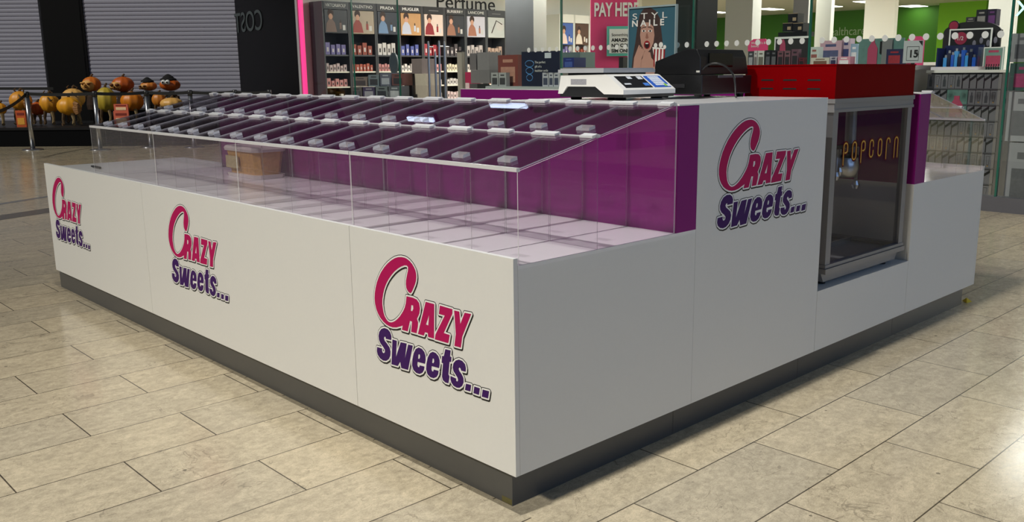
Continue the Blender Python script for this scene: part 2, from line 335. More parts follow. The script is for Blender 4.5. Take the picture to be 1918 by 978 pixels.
# shopfront glass panes
DOTM = mat('white_vinyl_dot', (225, 228, 226), 0.5)
panes = [(14.3, 12.86), (12.82, 11.42), (9.72, 7.43), (7.40, 5.10), (5.06, 3.47), (3.43, 1.31), (1.28, -1.6)]
for i, (y1, y0) in enumerate(panes):
    m = MB().box(XS+0.03, XS+0.045, y0, y1, 0.15 if y1 < 9.8 else 0.02, CZ, 0)
    w_ = struct('window_%d' % (i+1), m, SHOPG, 'clear full height shop window pane')
    eh = 0.004 if i < 2 else 0.010; e = MB().box(XS+0.022, XS+0.053, y0-eh, y0+eh, 0.15 if y1 < 9.8 else 0.02, CZ)
    obj('window_edge', e, GEDGE, w_)
    if i > 1:
        dm = MB(); y = y0+0.09
        while y < min(y1-0.05, 8.25):
            dm.prism([(y+0.033*math.cos(k*math.pi/8), 1.745+0.035*math.sin(k*math.pi/8)) for k in range(16)], 'x', XS+0.024, XS+0.028); y += 0.147
        obj('dot_row', dm, DOTM, w_)

# ------------------------------------------------------------------ the kiosk
ZP, ZB, ZC, ZT, ZR, T = 0.85, 0.137, 0.826, 1.289, 0.4214, 0.018
X1, X2, X3, X4, LEN, BINL = 0.931, 1.876, 2.823, 3.776, 4.53, 3.66
# lettering traced as outlines on the front panel, in metres from its lower left
def c1(pts): return [(690+x/4.89, 470+y/4.89) for x, y in pts]
def c2(pts): return [(690+x/5.754, 590+y/5.754) for x, y in pts]
def plane(pts):
    o = []
    for p in pts:
        q = on(p[0], p[1], 0, 0.0); o.append((0.752-q.y, q.z-0.36))
    return o
CR = c1([(390,388),(402,372),(416,340),(430,305),(438,275),(442,240),(440,208),(433,178),(420,148),(402,118),(380,92),(358,74),(335,62),(305,56),(275,57),(245,66),(212,86),(180,113),(150,147),(120,192),(98,238),(80,288),(68,338),(61,390),(59,430),(63,480),(74,530),(90,572),(110,610),(135,643),(165,672),(195,690),(225,700),(260,701),(292,692),(318,684),(309,722),(363,738),(384,640),(402,648),(394,741),(444,755),(456,690),(458,655),(448,622),(458,600),(470,572),(475,525),(468,478),(445,445),(410,428),(352,415),(345,480),(335,520),(322,550),(305,578),(288,603),(270,622),(252,638),(235,648),(218,654),(203,654),(190,650),(178,640),(165,622),(152,597),(142,565),(135,525),(130,485),(131,440),(138,393),(148,350),(165,302),(188,258),(215,219),(245,185),(275,160),(303,143),(333,132),(354,134),(366,148),(365,180),(355,225),(347,270),(346,305),(350,338),(360,362),(374,380)])
CRH = c1([(396,496),(412,500),(414,530),(404,552),(392,548)])
AL = c1([(527,466),(606,487),(604,803),(550,788),(546,752),(522,744),(511,776),(456,760)]); AH = c1([(558,590),(551,682),(530,674)])
ZL = c1([(657,500),(773,534),(772,575),(693,752),(748,770),(735,846),(611,810),(617,765),(702,592),(648,577)])
YLT = c1([(788,545),(836,556),(845,668),(884,566),(945,578),(862,785),(850,886),(790,870),(803,760)])
SB = c2([(190,256),(250,271),(252,228),(238,186),(212,154),(176,140),(143,150),(120,182),(112,225),(117,268),(135,308),(163,345),(181,377),(180,401),(168,412),(155,402),(150,378),(152,360),(97,345),(94,390),(104,430),(130,468),(163,491),(195,495),(222,477),(239,442),(243,395),(232,350),(205,310),(180,278),(171,252),(177,234),(189,237)])
WL = c2([(262,263),(310,278),(301,452),(351,293),(416,308),(397,470),(432,318),(482,330),(431,593),(357,572),(346,505),(320,551),(252,531)])
E1 = c2([(613,527),(620,485),(619,440),(606,398),(578,364),(545,350),(514,366),(491,412),(477,480),(473,540),(488,592),(518,624),(555,636),(586,622),(603,592),(608,556),(555,542),(551,562),(540,562),(531,540),(534,505)])
E1H = c2([(546,422),(558,428),(560,455),(552,474),(540,470),(541,440)])
E2 = [(x+152/5.754, y+46/5.754) for x, y in E1]; E2H = [(x+152/5.754, y+46/5.754) for x, y in E1H]
TL = c2([(832,368),(890,382),(884,448),(900,453),(894,508),(878,504),(866,640),(878,662),(866,738),(832,727),(806,702),(796,665),(807,520),(792,515),(797,440),(816,443)])
SS = c2([(1003,600),(1052,612),(1055,575),(1045,530),(1015,495),(980,480),(945,490),(920,520),(911,565),(920,605),(942,640),(965,678),(970,703),(960,718),(949,706),(950,685),(888,657),(887,690),(897,728),(920,762),(955,783),(985,785),(1014,764),(1030,726),(1028,680),(1010,640),(985,605),(975,580),(985,565),(997,578)])
D1 = c2([(1055,740),(1112,755),(1102,825),(1043,808)]); D2 = c2([(1145,770),(1205,790),(1195,862),(1135,842)]); D3 = c2([(1235,803),(1305,822),(1293,900),(1225,880)])
LOGO = [(plane(CR), [plane(CRH)], 2), (plane(AL), [plane(AH)], 2), (plane(ZL), [], 2), (plane(YLT), [], 2), (plane(SB), [], 3), (plane(WL), [], 3), (plane(E1), [plane(E1H)], 3), (plane(E2), [plane(E2H)], 3), (plane(TL), [], 3), (plane(SS), [], 3), (plane(D1), [], 3), (plane(D2), [], 3), (plane(D3), [], 3)]
def grid_fill(m, dist, x0, x1, y0, y1, res, level, put, mi):
    """faces covering {dist <= level}: whole rows merged, border squares clipped, nothing overlapping"""
    xs = np.arange(x0, x1+res, res); ys = np.arange(y0, y1+res, res); Dm = dist(*np.meshgrid(xs, ys))-level
    def cell(pts): m.add([put(p[0], p[1]) for p in pts], [tuple(range(len(pts)))], mi)
    for j in range(len(ys)-1):
        run = None
        for i in range(len(xs)):
            full = i < len(xs)-1 and Dm[j, i] <= 0 and Dm[j, i+1] <= 0 and Dm[j+1, i] <= 0 and Dm[j+1, i+1] <= 0
            if full:
                if run is None: run = i
                continue
            if run is not None: cell([(xs[run], ys[j]), (xs[i], ys[j]), (xs[i], ys[j+1]), (xs[run], ys[j+1])]); run = None
            if i >= len(xs)-1: break
            q = [(xs[i], ys[j], Dm[j, i]), (xs[i+1], ys[j], Dm[j, i+1]), (xs[i+1], ys[j+1], Dm[j+1, i+1]), (xs[i], ys[j+1], Dm[j+1, i])]
            if min(c[2] for c in q) > 0: continue
            o = []
            for k in range(4):
                u, w = q[k], q[(k+1) % 4]
                if u[2] <= 0: o.append(u[:2])
                if (u[2] <= 0) != (w[2] <= 0):
                    t = u[2]/(u[2]-w[2]); o.append((u[0]+(w[0]-u[0])*t, u[1]+(w[1]-u[1])*t))
            if len(o) > 2: cell(o)
def seg_dist(gx, gy, lines):
    d = np.full(gx.shape, 9.0)
    for pl in lines:
        for (ax, ay), (bx, by) in zip(pl[:-1], pl[1:]):
            ex, ey = bx-ax, by-ay; L2 = ex*ex+ey*ey+1e-12; t = np.clip(((gx-ax)*ex+(gy-ay)*ey)/L2, 0, 1)
            d = np.minimum(d, np.hypot(gx-ax-t*ex, gy-ay-t*ey))
    return d
def letter_dist(gx, gy):
    d = seg_dist(gx, gy, [o+[o[0]] for o, h, mi in LOGO])
    for o, h, mi in LOGO:
        ins = np.zeros(gx.shape, bool)
        for (ax, ay), (bx, by) in zip(o, o[1:]+[o[0]]):
            c = (ay > gy) != (by > gy)
            if ay != by: ins ^= c & (gx < (bx-ax)*(gy-ay)/(by-ay)+ax)
        d = np.where(ins, -d, d)
    return d
_lm = MB(); _bb = (-0.02, 0.66, -0.03, 0.44)
grid_fill(_lm, lambda x, y: np.minimum(letter_dist(x, y), letter_dist(x-0.0022, y+0.0034))-0.0082, *_bb, 0.002, 0.0, lambda x, y: (x, y, 0.0004), 0)
grid_fill(_lm, lambda x, y: letter_dist(x, y)-0.0056, *_bb, 0.002, 0.0, lambda x, y: (x, y, 0.0009), 1)
for _o, _h, _mi in LOGO:
    _pl = [_o]+_h; _flat = [p for q in _pl for p in q]
    _lm.add([(p[0], p[1], 0.0014) for p in _flat], [tuple(t) for t in tessellate_polygon([[Vector((p[0], p[1], 0)) for p in q] for q in _pl])], _mi)
LOGO_SRC = None
def logo(parent, loc, right, kx=1.0):
    """the same lettering on every panel: right is the reading direction, up is z"""
    global LOGO_SRC
    if LOGO_SRC is None: o = LOGO_SRC = obj('logo', _lm, [INK, LWH, CRIM, LPUR], parent, local=True)
    else: o = LOGO_SRC.copy(); COL.objects.link(o); o.parent = parent
    r = Vector(right); u = Vector((0, 0, 1)); n = r.cross(u); off = parent.location+parent.parent.location; p = Vector(loc)-off
    o.matrix_local = Matrix(((r.x*kx, u.x, n.x, p.x), (r.y*kx, u.y, n.y, p.y), (r.z*kx, u.z, n.z, p.z), (0, 0, 0, 1)))
    return o

# -- long sweets counter on the left
kc = thing('sweets_counter', 'long white counter with three pink and purple logos on its left side', 'counter', (0.45, LEN/2, 0))
for i, (a, c) in enumerate([(0.0, 0.9045), (0.9065, 2.905), (2.907, LEN)]):
    p = obj('front_panel', MB().box(0, T, a, c, ZB, ZP), WHITE, kc)
    dy = (0, 1.842, 3.682)[i]
    logo(p, (0, 0.752+dy, 0.36), (0, -1, 0))
for ya in (0, LEN-T): obj('end_panel', MB().box(T+0.001, X1, ya, ya+T, ZB, ZC-0.012), WHITE, kc)
obj('countertop', MB().box(T+0.001, X1, 0, LEN, ZC-0.012, ZC), WTOP, kc)
obj('rear_panel', MB().box(X1-T, X1, T, LEN-T, ZB, ZC-0.012), WHITE, kc)
obj('plinth', MB().box(0.041, X1-0.03, 0.063, LEN+0.08, 0, ZB), PLINTH, kc)
obj('purple_back_panel', MB().box(0.81, X1, 0, BINL, ZC, ZT-0.004), PURPLE, kc)
obj('top_cap', MB().box(0.812, X1, 0.96, BINL, ZT-0.004, ZT), WTOP, kc)
obj('tape_residue', MB().box(0.0405, 0.041, 0.066, 0.115, 0.002, 0.022), mat('yellow_tape_residue', (98, 92, 52), 0.5, var=0.25, scale=120), kc)
# -- tower with the till
kt = thing('till_counter', 'tall white counter block with logo, carrying weighing scale and till', 'counter', ((X1+X2)/2, 0.48, 0))
p = obj('front_panel', MB().box(X1+0.001, X2-0.001, 0, T, ZB, ZT-0.003), WHITE, kt)
logo(p, (1.070, 0, 0.803), (1, 0, 0), 1.05)
for xa in (X2-T, X1+0.001): obj('side_panel', MB().box(xa, xa+T-0.001, T, 0.95, ZB, ZT-0.003), WHITE, kt)
obj('rear_panel', MB().box(X1+T, X2-T, 0.95-T, 0.95, ZB, ZT-0.003), WHITE, kt)
obj('worktop', MB().box(0.812, X2-0.001, 0, 0.955, ZT-0.003, ZT+0.002), WTOP, kt)
obj('plinth', MB().box(X1-0.028, X2-0.03, 0.063, 0.9, 0, ZB), PLINTH, kt)
# -- low cabinet under the popcorn machine
kp = thing('low_cabinet', 'low white cabinet carrying the popcorn machine', 'cabinet', ((X2+X3)/2, 0.4, 0))
obj('front_panel', MB().box(X2+0.001, X3-0.001, 0, T, ZB, ZR-0.004), WHITE, kp)
obj('ledge', MB().box(X2+0.001, X3-0.001, 0, 0.95, ZR-0.004, ZR), WHITE, kp)
obj('rear_panel', MB().box(X2+0.001, X3-0.001, 0.932, 0.95, ZB, ZR-0.004), WHITE, kp)
obj('plinth', MB().box(X2-0.028, X3-0.001, 0.063, 0.9, 0, ZB), PLINTH, kp)
# -- matching counter on the right
kr = thing('sweets_counter', 'white sweets counter at the right end beyond the popcorn machine', 'counter', ((X3+X4)/2, LEN/2, 0))
obj('end_panel', MB().box(X3+0.001, X4-T-0.001, 0, T, ZB, ZC-0.004), WHITE, kr)
obj('front_panel', MB().box(X4-T, X4, 0, LEN, ZB, ZP), WHITE, kr)
obj('inner_panel', MB().box(X3, X3+T, T, LEN, ZB, ZC-0.004), WHITE, kr)
obj('countertop', MB().box(X3, X4-T-0.001, 0, LEN, ZC-0.004, ZC), WTOP, kr)
obj('plinth', MB().box(X3+0.001, X4, 0.063, LEN, 0, ZB), PLINTH, kr)
obj('purple_back_panel', MB().box(X3, X3+0.121, 0, BINL, ZC, ZT-0.004), PURPLE, kr)
obj('top_cap', MB().box(X3, X3+0.121, 0, BINL, ZT-0.004, ZT), WTOP, kr)

# -- acrylic bin units, eight lidded bins each
UW = BINL/4; BW = UW/4; SL = (1.289-1.116)/(0.805-0.03); DX = -0.006
def zs(x): return 1.116+SL*(x-0.03)
def bin_unit():
    r = bpy.data.objects.new('acrylic_bin_unit', None); COL.objects.link(r); r.empty_display_size = 0.1
    def P(name, mb, ms=(CLEAR, CEDGE), parent=None): return obj(name, mb, list(ms), parent or r, local=True)
    z0 = 0.0005
    zl = lambda x: zs(x)-ZC
    P('front_pane', MB().box(0.024, 0.028, 0.004, UW-0.004, z0, zl(0.026), 0, 1), (CLEAR, CDIV))
    P('rear_pane', MB().box(0.799, 0.803, 0.004, UW-0.004, z0, zl(0.801), 0, 1))
    P('cross_pane', MB().box(0.383, 0.387, 0.004, UW-0.004, z0, zl(0.385), 0, 1), (CLEAR, CDIV))
    prof = [(0.024, z0), (0.803, z0), (0.803, zl(0.803)), (0.024, zl(0.024))]
    for y in (0.001, UW-0.004): P('side_pane', MB().prism(prof, 'y', y, y+0.003, 0, 1))
    for k in (1, 2, 3): P('divider', MB().prism([(0.029, z0), (0.382, z0), (0.382, zl(0.382)), (0.029, zl(0.029))], 'y', k*BW-0.0015, k*BW+0.0015, 0, 1).prism([(0.388, z0), (0.798, z0), (0.798, zl(0.798)), (0.388, zl(0.388))], 'y', k*BW-0.0015, k*BW+0.0015, 0, 1), (CLEAR, CDIV))
    P('front_rail', MB().box(0.020, 0.034, 0.002, UW-0.002, zl(0.026)-0.002, zl(0.026)+0.010), (CEDGE,))
    P('middle_rail', MB().box(0.376, 0.394, 0.002, UW-0.002, zl(0.385)+0.001, zl(0.385)+0.006), (CEDGE,))
    P('rear_rail', MB().box(0.782, 0.803, 0.002, UW-0.002, zl(0.79)+0.001, zl(0.79)+0.007), (CEDGE,))
    for (xa, xb) in ((0.036, 0.374), (0.396, 0.780)):
        for k in range(4):
            y0, y1 = k*BW+0.005, (k+1)*BW-0.005
            ld = P('lid', MB().prism([(xa, zl(xa)+0.003), (xb, zl(xb)+0.003), (xb, zl(xb)+0.007), (xa, zl(xa)+0.007)], 'y', y0, y1, 1, 0), (LIDM, CEDGE))
            xh = xa+0.05; zh = zl(xh)+0.007; yc = (y0+y1)/2
            hb = MB().prism([(xh-0.016, zh-0.003), (xh+0.016, zh+0.004), (xh+0.014, zh+0.015), (xh-0.014, zh+0.008)], 'y', yc-0.030, yc+0.030, 1, 0)
            P('lid_handle', hb, (CKNOB, CHINGE), ld)
        for k in range(5):
            yc = k*BW; ya = max(yc-0.058, 0.001); yb = min(yc+0.058, UW-0.001); zz = zl(xb)+0.007
            h = MB().prism([(xb-0.020, zz-0.003), (xb+0.004, zz+0.003), (xb+0.004, zz+0.009), (xb-0.020, zz+0.004)], 'y', ya, yb).box(xb+0.004, xb+0.020, max(ya, yc-0.046), min(yb, yc+0.046), zz-0.002, zz+0.007)
            h.tube([(xb+0.004, ya, zz+0.006), (xb+0.004, yb, zz+0.006)], 0.0045, 8)
            P('hinge', h, (CHINGE,))
    return r
u0 = bin_unit(); GB = 'clear acrylic bin units on the counters'
labs = ['clear lidded acrylic bin unit at the near end of the long counter', 'clear acrylic bin unit second from the near corner on the long counter', 'clear acrylic bin unit third from the near corner on the long counter', 'clear lidded acrylic bin unit at the far left end of the long counter']
for i in range(4):
    u = u0 if i == 0 else copy_tree(u0)
    u.location = (0, i*UW, ZC); tag(u, labs[i], 'sweet bins', GB)
for i, lb in enumerate(['clear acrylic bin unit on the right counter beside the purple panel', 'clear acrylic bin unit on the right counter hidden behind the till', 'clear acrylic bin unit on the right counter seen over the purple panel', 'clear acrylic bin unit at the far end of the right counter']):
    if i > 0: break
    u = copy_tree(u0); u.location = (X4-0.026, (i+1)*UW, ZC); u.rotation_euler = (0, 0, math.pi); tag(u, lb, 'sweet bins', GB)

_dv = [c for c in u0.children if c.name.startswith('divider')]
for c in [c for c in bpy.data.objects if c.parent is not None and c.parent.location.y > 2.7 and c.parent.get('category') == 'sweet bins' and c.data == _dv[0].data]: bpy.data.objects.remove(c)
# -- tub of sweets left at the back of the bins
r = thing('sweet_tub', 'white rimmed plastic tub of yellow sweets inside the bins', 'tub', (0.68, 2.95, ZC+0.001))
TUBW = mat('tub_milky_plastic', (214, 210, 200), 0.3); YEL = mat('yellow_sweets', (206, 164, 84), 0.5, var=0.45, scale=60)
def rr(x0, x1, y0, y1, z, k=0.03): return [(x0+k, y0, z), (x1-k, y0, z), (x1, y0+k, z), (x1, y1-k, z), (x1-k, y1, z), (x0+k, y1, z), (x0, y1-k, z), (x0, y0+k, z)]
def loft(rings, mi=0):
    m = MB(); n = len(rings[0]); v = [p for rg in rings for p in rg]; f = [tuple(range(n))[::-1], tuple(range((len(rings)-1)*n, len(rings)*n))]
    for i in range(len(rings)-1):
        for k in range(n): f.append((i*n+k, i*n+(k+1) % n, (i+1)*n+(k+1) % n, (i+1)*n+k))
    return m.add(v, f, mi)
tx0, tx1, ty0, ty1 = 0.585, 0.785, 2.765, 3.145; tz = ZC+0.001
obj('tub_body', loft([rr(tx0+.02, tx1-.02, ty0+.02, ty1-.02, tz+.02), rr(tx0+.005, tx1-.005, ty0+.005, ty1-.005, tz+.15)]), YEL, r)
obj('tub_base', loft([rr(tx0+.005, tx1-.005, ty0+.005, ty1-.005, tz), rr(tx0, tx1, ty0, ty1, tz+.02)]), TUBW, r)
obj('tub_lid', loft([rr(tx0-.005, tx1+.005, ty0-.005, ty1+.005, tz+.15), rr(tx0-.008, tx1+.008, ty0-.008, ty1+.008, tz+.165), rr(tx0, tx1, ty0, ty1, tz+.178)]), TUBW, r)
obj('tub_label', MB().box(tx0-0.004, tx0+0.002, ty0+.2, ty1-.03, tz+.05, tz+.12), mat('tub_print', (190, 180, 130), 0.5, var=0.5, scale=90), r)
s_ = on(165, 316.5, 2, ZC)
tag(obj('marker_pen', MB().tube([(s_.x+0.05, s_.y-0.07, ZC+0.008), (s_.x+0.05, s_.y+0.05, ZC+0.008)], 0.008, 10).tube([(s_.x+0.05, s_.y+0.05, ZC+0.008), (s_.x+0.05, s_.y+0.08, ZC+0.008)], 0.006, 10), BLACK, base=(s_.x, s_.y, ZC)), 'thin black marker lying on the far white counter end', 'pen')

# -- popcorn machine
MX0, MX1, MY0, MY1 = 1.962, 2.765, 0.016, 0.475
pm = thing('popcorn_machine', 'red topped glass popcorn machine with yellow lettering', 'popcorn machine', ((MX0+MX1)/2, (MY0+MY1)/2, ZR))
hd = obj('red_header', MB().box(MX0-0.006, MX1-0.006, MY0-0.004, MY1+0.002, 1.282, 1.428).box(MX0-0.009, MX1-0.003, MY0-0.007, MY1+0.005, 1.428, 1.434), RED, pm)
for ya, yb in ((0.322, 0.39), (0.202, 0.274), (0.083, 0.15)):
    for z in (1.325, 1.364): obj('vent_slot', MB().prism([(ya, z-0.003), (yb, z-0.003), (yb-0.004, z+0.004), (ya+0.004, z+0.004)], 'x', MX0-0.0068, MX0-0.006), BLACKM, hd)
def ring(z0, z1, out, m): return MB().box(MX0-out, MX1+out, MY0-out, MY0+0.03, z0, z1).box(MX0-out, MX1+out, MY1-0.03, MY1+out, z0, z1).box(MX0-out, MX0+0.03, MY0+0.03, MY1-0.03, z0, z1).box(MX1-0.03, MX1+out, MY0+0.03, MY1-0.03, z0, z1)
fr = ring(1.262, 1.282, 0.008, 0); f2 = ring(1.236, 1.262, 0.003, 0); f3 = ring(1.222, 1.236, 0.006, 0)
for q in (f2, f3): fr.add(q.v, q.f)
obj('top_rail', fr, ALU, pm)
fr = ring(0.512, 0.527, 0.004, 0); f2 = ring(0.486, 0.510, 0.010, 0); fr.add(f2.v, f2.f)
obj('bottom_rail', fr, ALU, pm)
for (x, y) in ((MX0, MY0), (MX1-0.045, MY0), (MX0, MY1-0.03), (MX1-0.045, MY1-0.03)):
    obj('corner_stile', MB().box(x, x+0.045, y, y+0.03, 0.527, 1.222), ALU, pm)
gl = obj('front_glass', MB().box(MX0+0.045, MX1-0.045, MY0+0.012, MY0+0.016, 0.527, 1.222), GLASS, pm)
obj('side_glass', MB().box(MX0+0.01, MX0+0.013, MY0+0.03, MY1-0.03, 0.527, 1.222), GLASS, pm)
obj('side_glass', MB().box(MX1-0.013, MX1-0.01, MY0+0.03, MY1-0.03, 0.527, 1.222), GLASS, pm)
obj('base_tray', MB().prism([(MX0+0.03, 0.440), (MX1-0.03, 0.440), (MX1, 0.487), (MX0, 0.487)], 'y', MY0+0.02, MY1).box(MX0+0.03, MX1-0.03, MY0+0.03, MY1-0.03, 0.487, 0.505), ALU, pm)
obj('tray_divider', MB().box(MX0+0.05, MX1-0.05, 0.27, 0.285, 0.505, 0.53), mat('bright_steel', (225, 225, 222), 0.2, 0.9), pm)
for x in (MX0+0.08, MX1-0.1):
    for y in (MY0+0.06, MY1-0.07): obj('foot', MB().lathe([(0.022, 0), (0.022, 0.014), (0.016, 0.0196)], 12, (x, y, ZR)), BLACK, pm)
KX, KY = 2.40, 0.19
kt_ = obj('kettle', MB().lathe([(0.02, 0), (0.075, 0.005), (0.085, 0.05), (0.08, 0.10), (0.075, 0.105)], 22, (KX, KY, 0.885)), CHROME, pm, smooth=True)
obj('kettle_lid', MB().lathe([(0.08, 0), (0.07, 0.012), (0.02, 0.018), (0.012, 0.035), (0.002, 0.036)], 22, (KX, KY, 0.992)), DARK, kt_)
obj('kettle_arm', MB().tube([(KX+0.13, KY+0.03, 1.222), (KX+0.135, KY+0.03, 1.06), (KX+0.12, KY+0.02, 0.99), (KX+0.08, KY, 0.95)], [0.028, 0.028, 0.024, 0.02], 12), ALU, kt_)
obj('kettle_bracket', MB().box(KX-0.14, KX+0.14, KY-0.01, KY+0.01, 1.03, 1.045), DARK, kt_)
for dx, z in ((-0.11, 0.9), (-0.08, 0.92), (0.10, 0.84)): obj('hanging_tool', MB().box(KX+dx, KX+dx+0.018, KY-0.03, KY-0.02, z, 1.03).lathe([(0.012, 0), (0.02, 0.02), (0.012, 0.04)], 10, (KX+dx+0.009, KY-0.025, z-0.02)), CHROME, pm)
# neon style word on the glass
yt = MY0+0.011
def word_points():
    out = []
    def arc(cx, cz, rx, rz, a0, a1, n=9): return [(cx+rx*math.cos(math.radians(a0+(a1-a0)*i/n)), cz+rz*math.sin(math.radians(a0+(a1-a0)*i/n))) for i in range(n+1)]
    w = 0.018; top = 1.078; bot = 0.997; low = 0.979
    xs_ = [2.114, 2.199, 2.286, 2.371, 2.459, 2.547, 2.636]
    for ch, x in zip('POPCORN', xs_):
        if ch == 'P': out.append([(x-w, low)]+[(x-w, top-0.03)]+arc(x, top-0.016, w, 0.016, 180, 0)+arc(x, top-0.033, w, 0.012, 0, -110))
        if ch == 'O': out.append(arc(x, top-0.018, w, 0.018, 180, 0)+arc(x, bot+0.018, w, 0.018, 0, -180)+[(x-w, top-0.018)])
        if ch == 'C': out.append([(x+w, top-0.030)]+arc(x, top-0.018, w, 0.018, 0, 180)+arc(x, bot+0.018, w, 0.018, 180, 360)+[(x+w, bot+0.030)])
        if ch == 'R': out.append([(x-w, bot-0.018), (x-w, top-0.018)]+arc(x, top-0.018, w, 0.018, 180, -10))
        if ch == 'N': out.append([(x-w, bot-0.018), (x-w, top-0.018)]+arc(x, top-0.018, w, 0.018, 180, 0)+[(x+w, bot-0.018)])
    return out
m = MB(); _wp = word_points(); _wb = (2.05, 2.69, 0.915, 1.10)
grid_fill(m, lambda x, z: seg_dist(x, z, _wp), *_wb, 0.0015, 0.0095, lambda x, z: (x, yt-0.0004, z), 0)
grid_fill(m, lambda x, z: seg_dist(x, z, _wp), *_wb, 0.001, 0.0032, lambda x, z: (x, yt-0.0010, z), 1)
obj('word_sticker', m, [mat('sticker_dark_red', (96, 0, 8), 0.6, spec=0.1), mat('sticker_yellow', (214, 172, 62), 0.5)], gl)

# -- weighing scale on the till counter
SX, SY, ZTT = 1.034, 0.45, ZT+0.002
sc_ = thing('weighing_scale', 'white and black retail weighing scale with blue keypad', 'weighing scale', (SX+0.17, SY+0.18, ZTT))
SWH = mat('scale_white_plastic', (222, 220, 214), 0.4); SB_ = mat('scale_black_base', (20, 20, 21), 0.45)
side = [(0.0, 1.316), (0.0, 1.334), (0.088, 1.394), (0.10, 1.397), (0.355, 1.393), (0.372, 1.316), (0.345, 1.316), (0.318, 1.347), (0.155, 1.347), (0.105, 1.316)]
side = [(SY+y, z) for y, z in side]
m = MB(); n = len(side); 
tri = tessellate_polygon([[Vector((p[0], p[1], 0)) for p in side]])
v = [(SX, p[0], p[1]) for p in side]+[(SX+0.344, p[0], p[1]) for p in side]
m.add(v, [tuple(t) for t in tri]+[tuple(n+i for i in t) for t in tri]+[(i, (i+1) % n, n+(i+1) % n, n+i) for i in range(n)])
obj('body', m, SWH, sc_)
obj('base', MB().prism([(SY+0.005, 1.303), (SY+0.365, 1.303), (SY+0.362, 1.318), (SY+0.34, 1.318), (SY+0.31, 1.350), (SY+0.16, 1.350), (SY+0.11, 1.320), (SY+0.002, 1.318)], 'x', SX+0.004, SX+0.34), SB_, sc_)
for x, y in ((SX+0.05, SY+0.06), (SX+0.29, SY+0.06), (SX+0.05, SY+0.31), (SX+0.29, SY+0.31)): obj('foot', MB().lathe([(0.022, 0), (0.026, 0.006), (0.022, 0.0125)], 12, (x, y, ZTT)), BLACK, sc_)
obj('platter', MB().box(SX-0.004, SX+0.335, SY+0.105, SY+0.368, 1.404, 1.418).box(SX+0.002, SX+0.33, SY+0.11, SY+0.36, 1.418, 1.423), mat('grey_platter', (178, 179, 181), 0.4, 0.2), sc_)
obj('platter_support', MB().box(SX+0.03, SX+0.30, SY+0.13, SY+0.34, 1.393, 1.404), BLACK, sc_)
sv = Vector((0, 0.088, 0.060)).normalized(); sn = Vector((0, -sv.z, sv.y))
def slope(mb, xa, xb, ta, tb, lift, mi=0):
    o = Vector((0, SY, 1.334)); p = [o+Vector((x, 0, 0))+sv*t+sn*lift for x, t in ((SX+xa, ta), (SX+xb, ta), (SX+xb, tb), (SX+xa, tb))]; q = [c-sn*0.0015 for c in p]
    mb.add(q+p, [(3, 2, 1, 0), (4, 5, 6, 7), (0, 1, 5, 4), (1, 2, 6, 5), (2, 3, 7, 6), (3, 0, 4, 7)], mi)
m = MB(); slope(m, 0.03, 0.205, 0.014, 0.096, 0.0015); ds = obj('display', m, mat('display_black', (24, 26, 30), 0.2), sc_)
m = MB(); slope(m, 0.10, 0.128, 0.075, 0.092, 0.0022, 0); slope(m, 0.165, 0.195, 0.072, 0.092, 0.0022, 0); slope(m, 0.045, 0.085, 0.035, 0.044, 0.0022, 0); slope(m, 0.165, 0.198, 0.025, 0.045, 0.0022, 1)
obj('display_labels', m, [mat('label_white', (205, 208, 212), 0.5), mat('label_blue', (66, 120, 200), 0.5)], ds)
m = MB(); slope(m, 0.218, 0.33, 0.014, 0.096, 0.0015); kb = obj('keypad', m, mat('keypad_blue', (44, 92, 184), 0.4), sc_)
m = MB()
for i in range(5):
    for j in range(5): slope(m, 0.240+i*0.0145, 0.252+i*0.0145, 0.026+j*0.0135, 0.037+j*0.0135, 0.0026, 1 if (i == 4 and j == 0) else 0)
slope(m, 0.313, 0.327, 0.018, 0.032, 0.0026, 0); slope(m, 0.295, 0.31, 0.02, 0.03, 0.0026, 1)
obj('keys', m, [mat('key_grey', (214, 220, 228), 0.5), mat('key_green', (150, 210, 60), 0.5)], kb)
obj('rating_label', MB().box(SX-0.0008, SX, SY+0.205, SY+0.295, 1.355, 1.378), mat('silver_label', (168, 166, 170), 0.4, 0.3, var=0.3, scale=200), sc_)
# -- till / receipt printer
TX0, TX1, TY0, TY1 = 1.50, 1.888, 0.40, 0.665
pr = thing('receipt_till', 'black till with sloping hood beside the weighing scale', 'till', ((TX0+TX1)/2, (TY0+TY1)/2, ZTT))
obj('base_box', MB().prism([(TX0, 1.306), (TX1, 1.306), (TX1+0.004, 1.388), (TX0, 1.392)], 'y', TY0, TY1), BLACK, pr, bevel=0.004)
hood = [(TY0+0.01, 1.392), (TY0+0.012, 1.47), (TY0+0.03, 1.502), (TY0+0.085, 1.505), (TY1-0.005, 1.452), (TY1, 1.392)]
hv = [(TX0+0.0, y, z) for y, z in hood]+[(TX1-0.03 if z > 1.45 else TX1-0.012, y, z) for y, z in hood]; n = len(hood)
obj('hood', MB().add(hv, [tuple(range(n))[::-1], tuple(range(n, 2*n))]+[(i, (i+1) % n, n+(i+1) % n, n+i) for i in range(n)]), BLACK, pr, bevel=0.004)
obj('hood_window', MB().box(TX0+0.06, TX0+0.24, TY0+0.006, TY0+0.013, 1.425, 1.485), mat('dark_glass', (4, 4, 5), 0.08), pr)
obj('paper_slot', MB().box(TX0+0.12, TX0+0.31, TY0-0.006, TY0, 1.378, 1.39), mat('slot_grey', (70, 70, 74), 0.4), pr)
obj('badge', MB().box(TX0-0.002, TX0, TY0+0.012, TY0+0.03, 1.402, 1.41), mat('badge_grey', (190, 188, 180), 0.5), pr)
obj('port_panel', MB().box(TX0-0.003, TX0, TY0+0.09, TY0+0.21, 1.335, 1.352), DARK, pr)
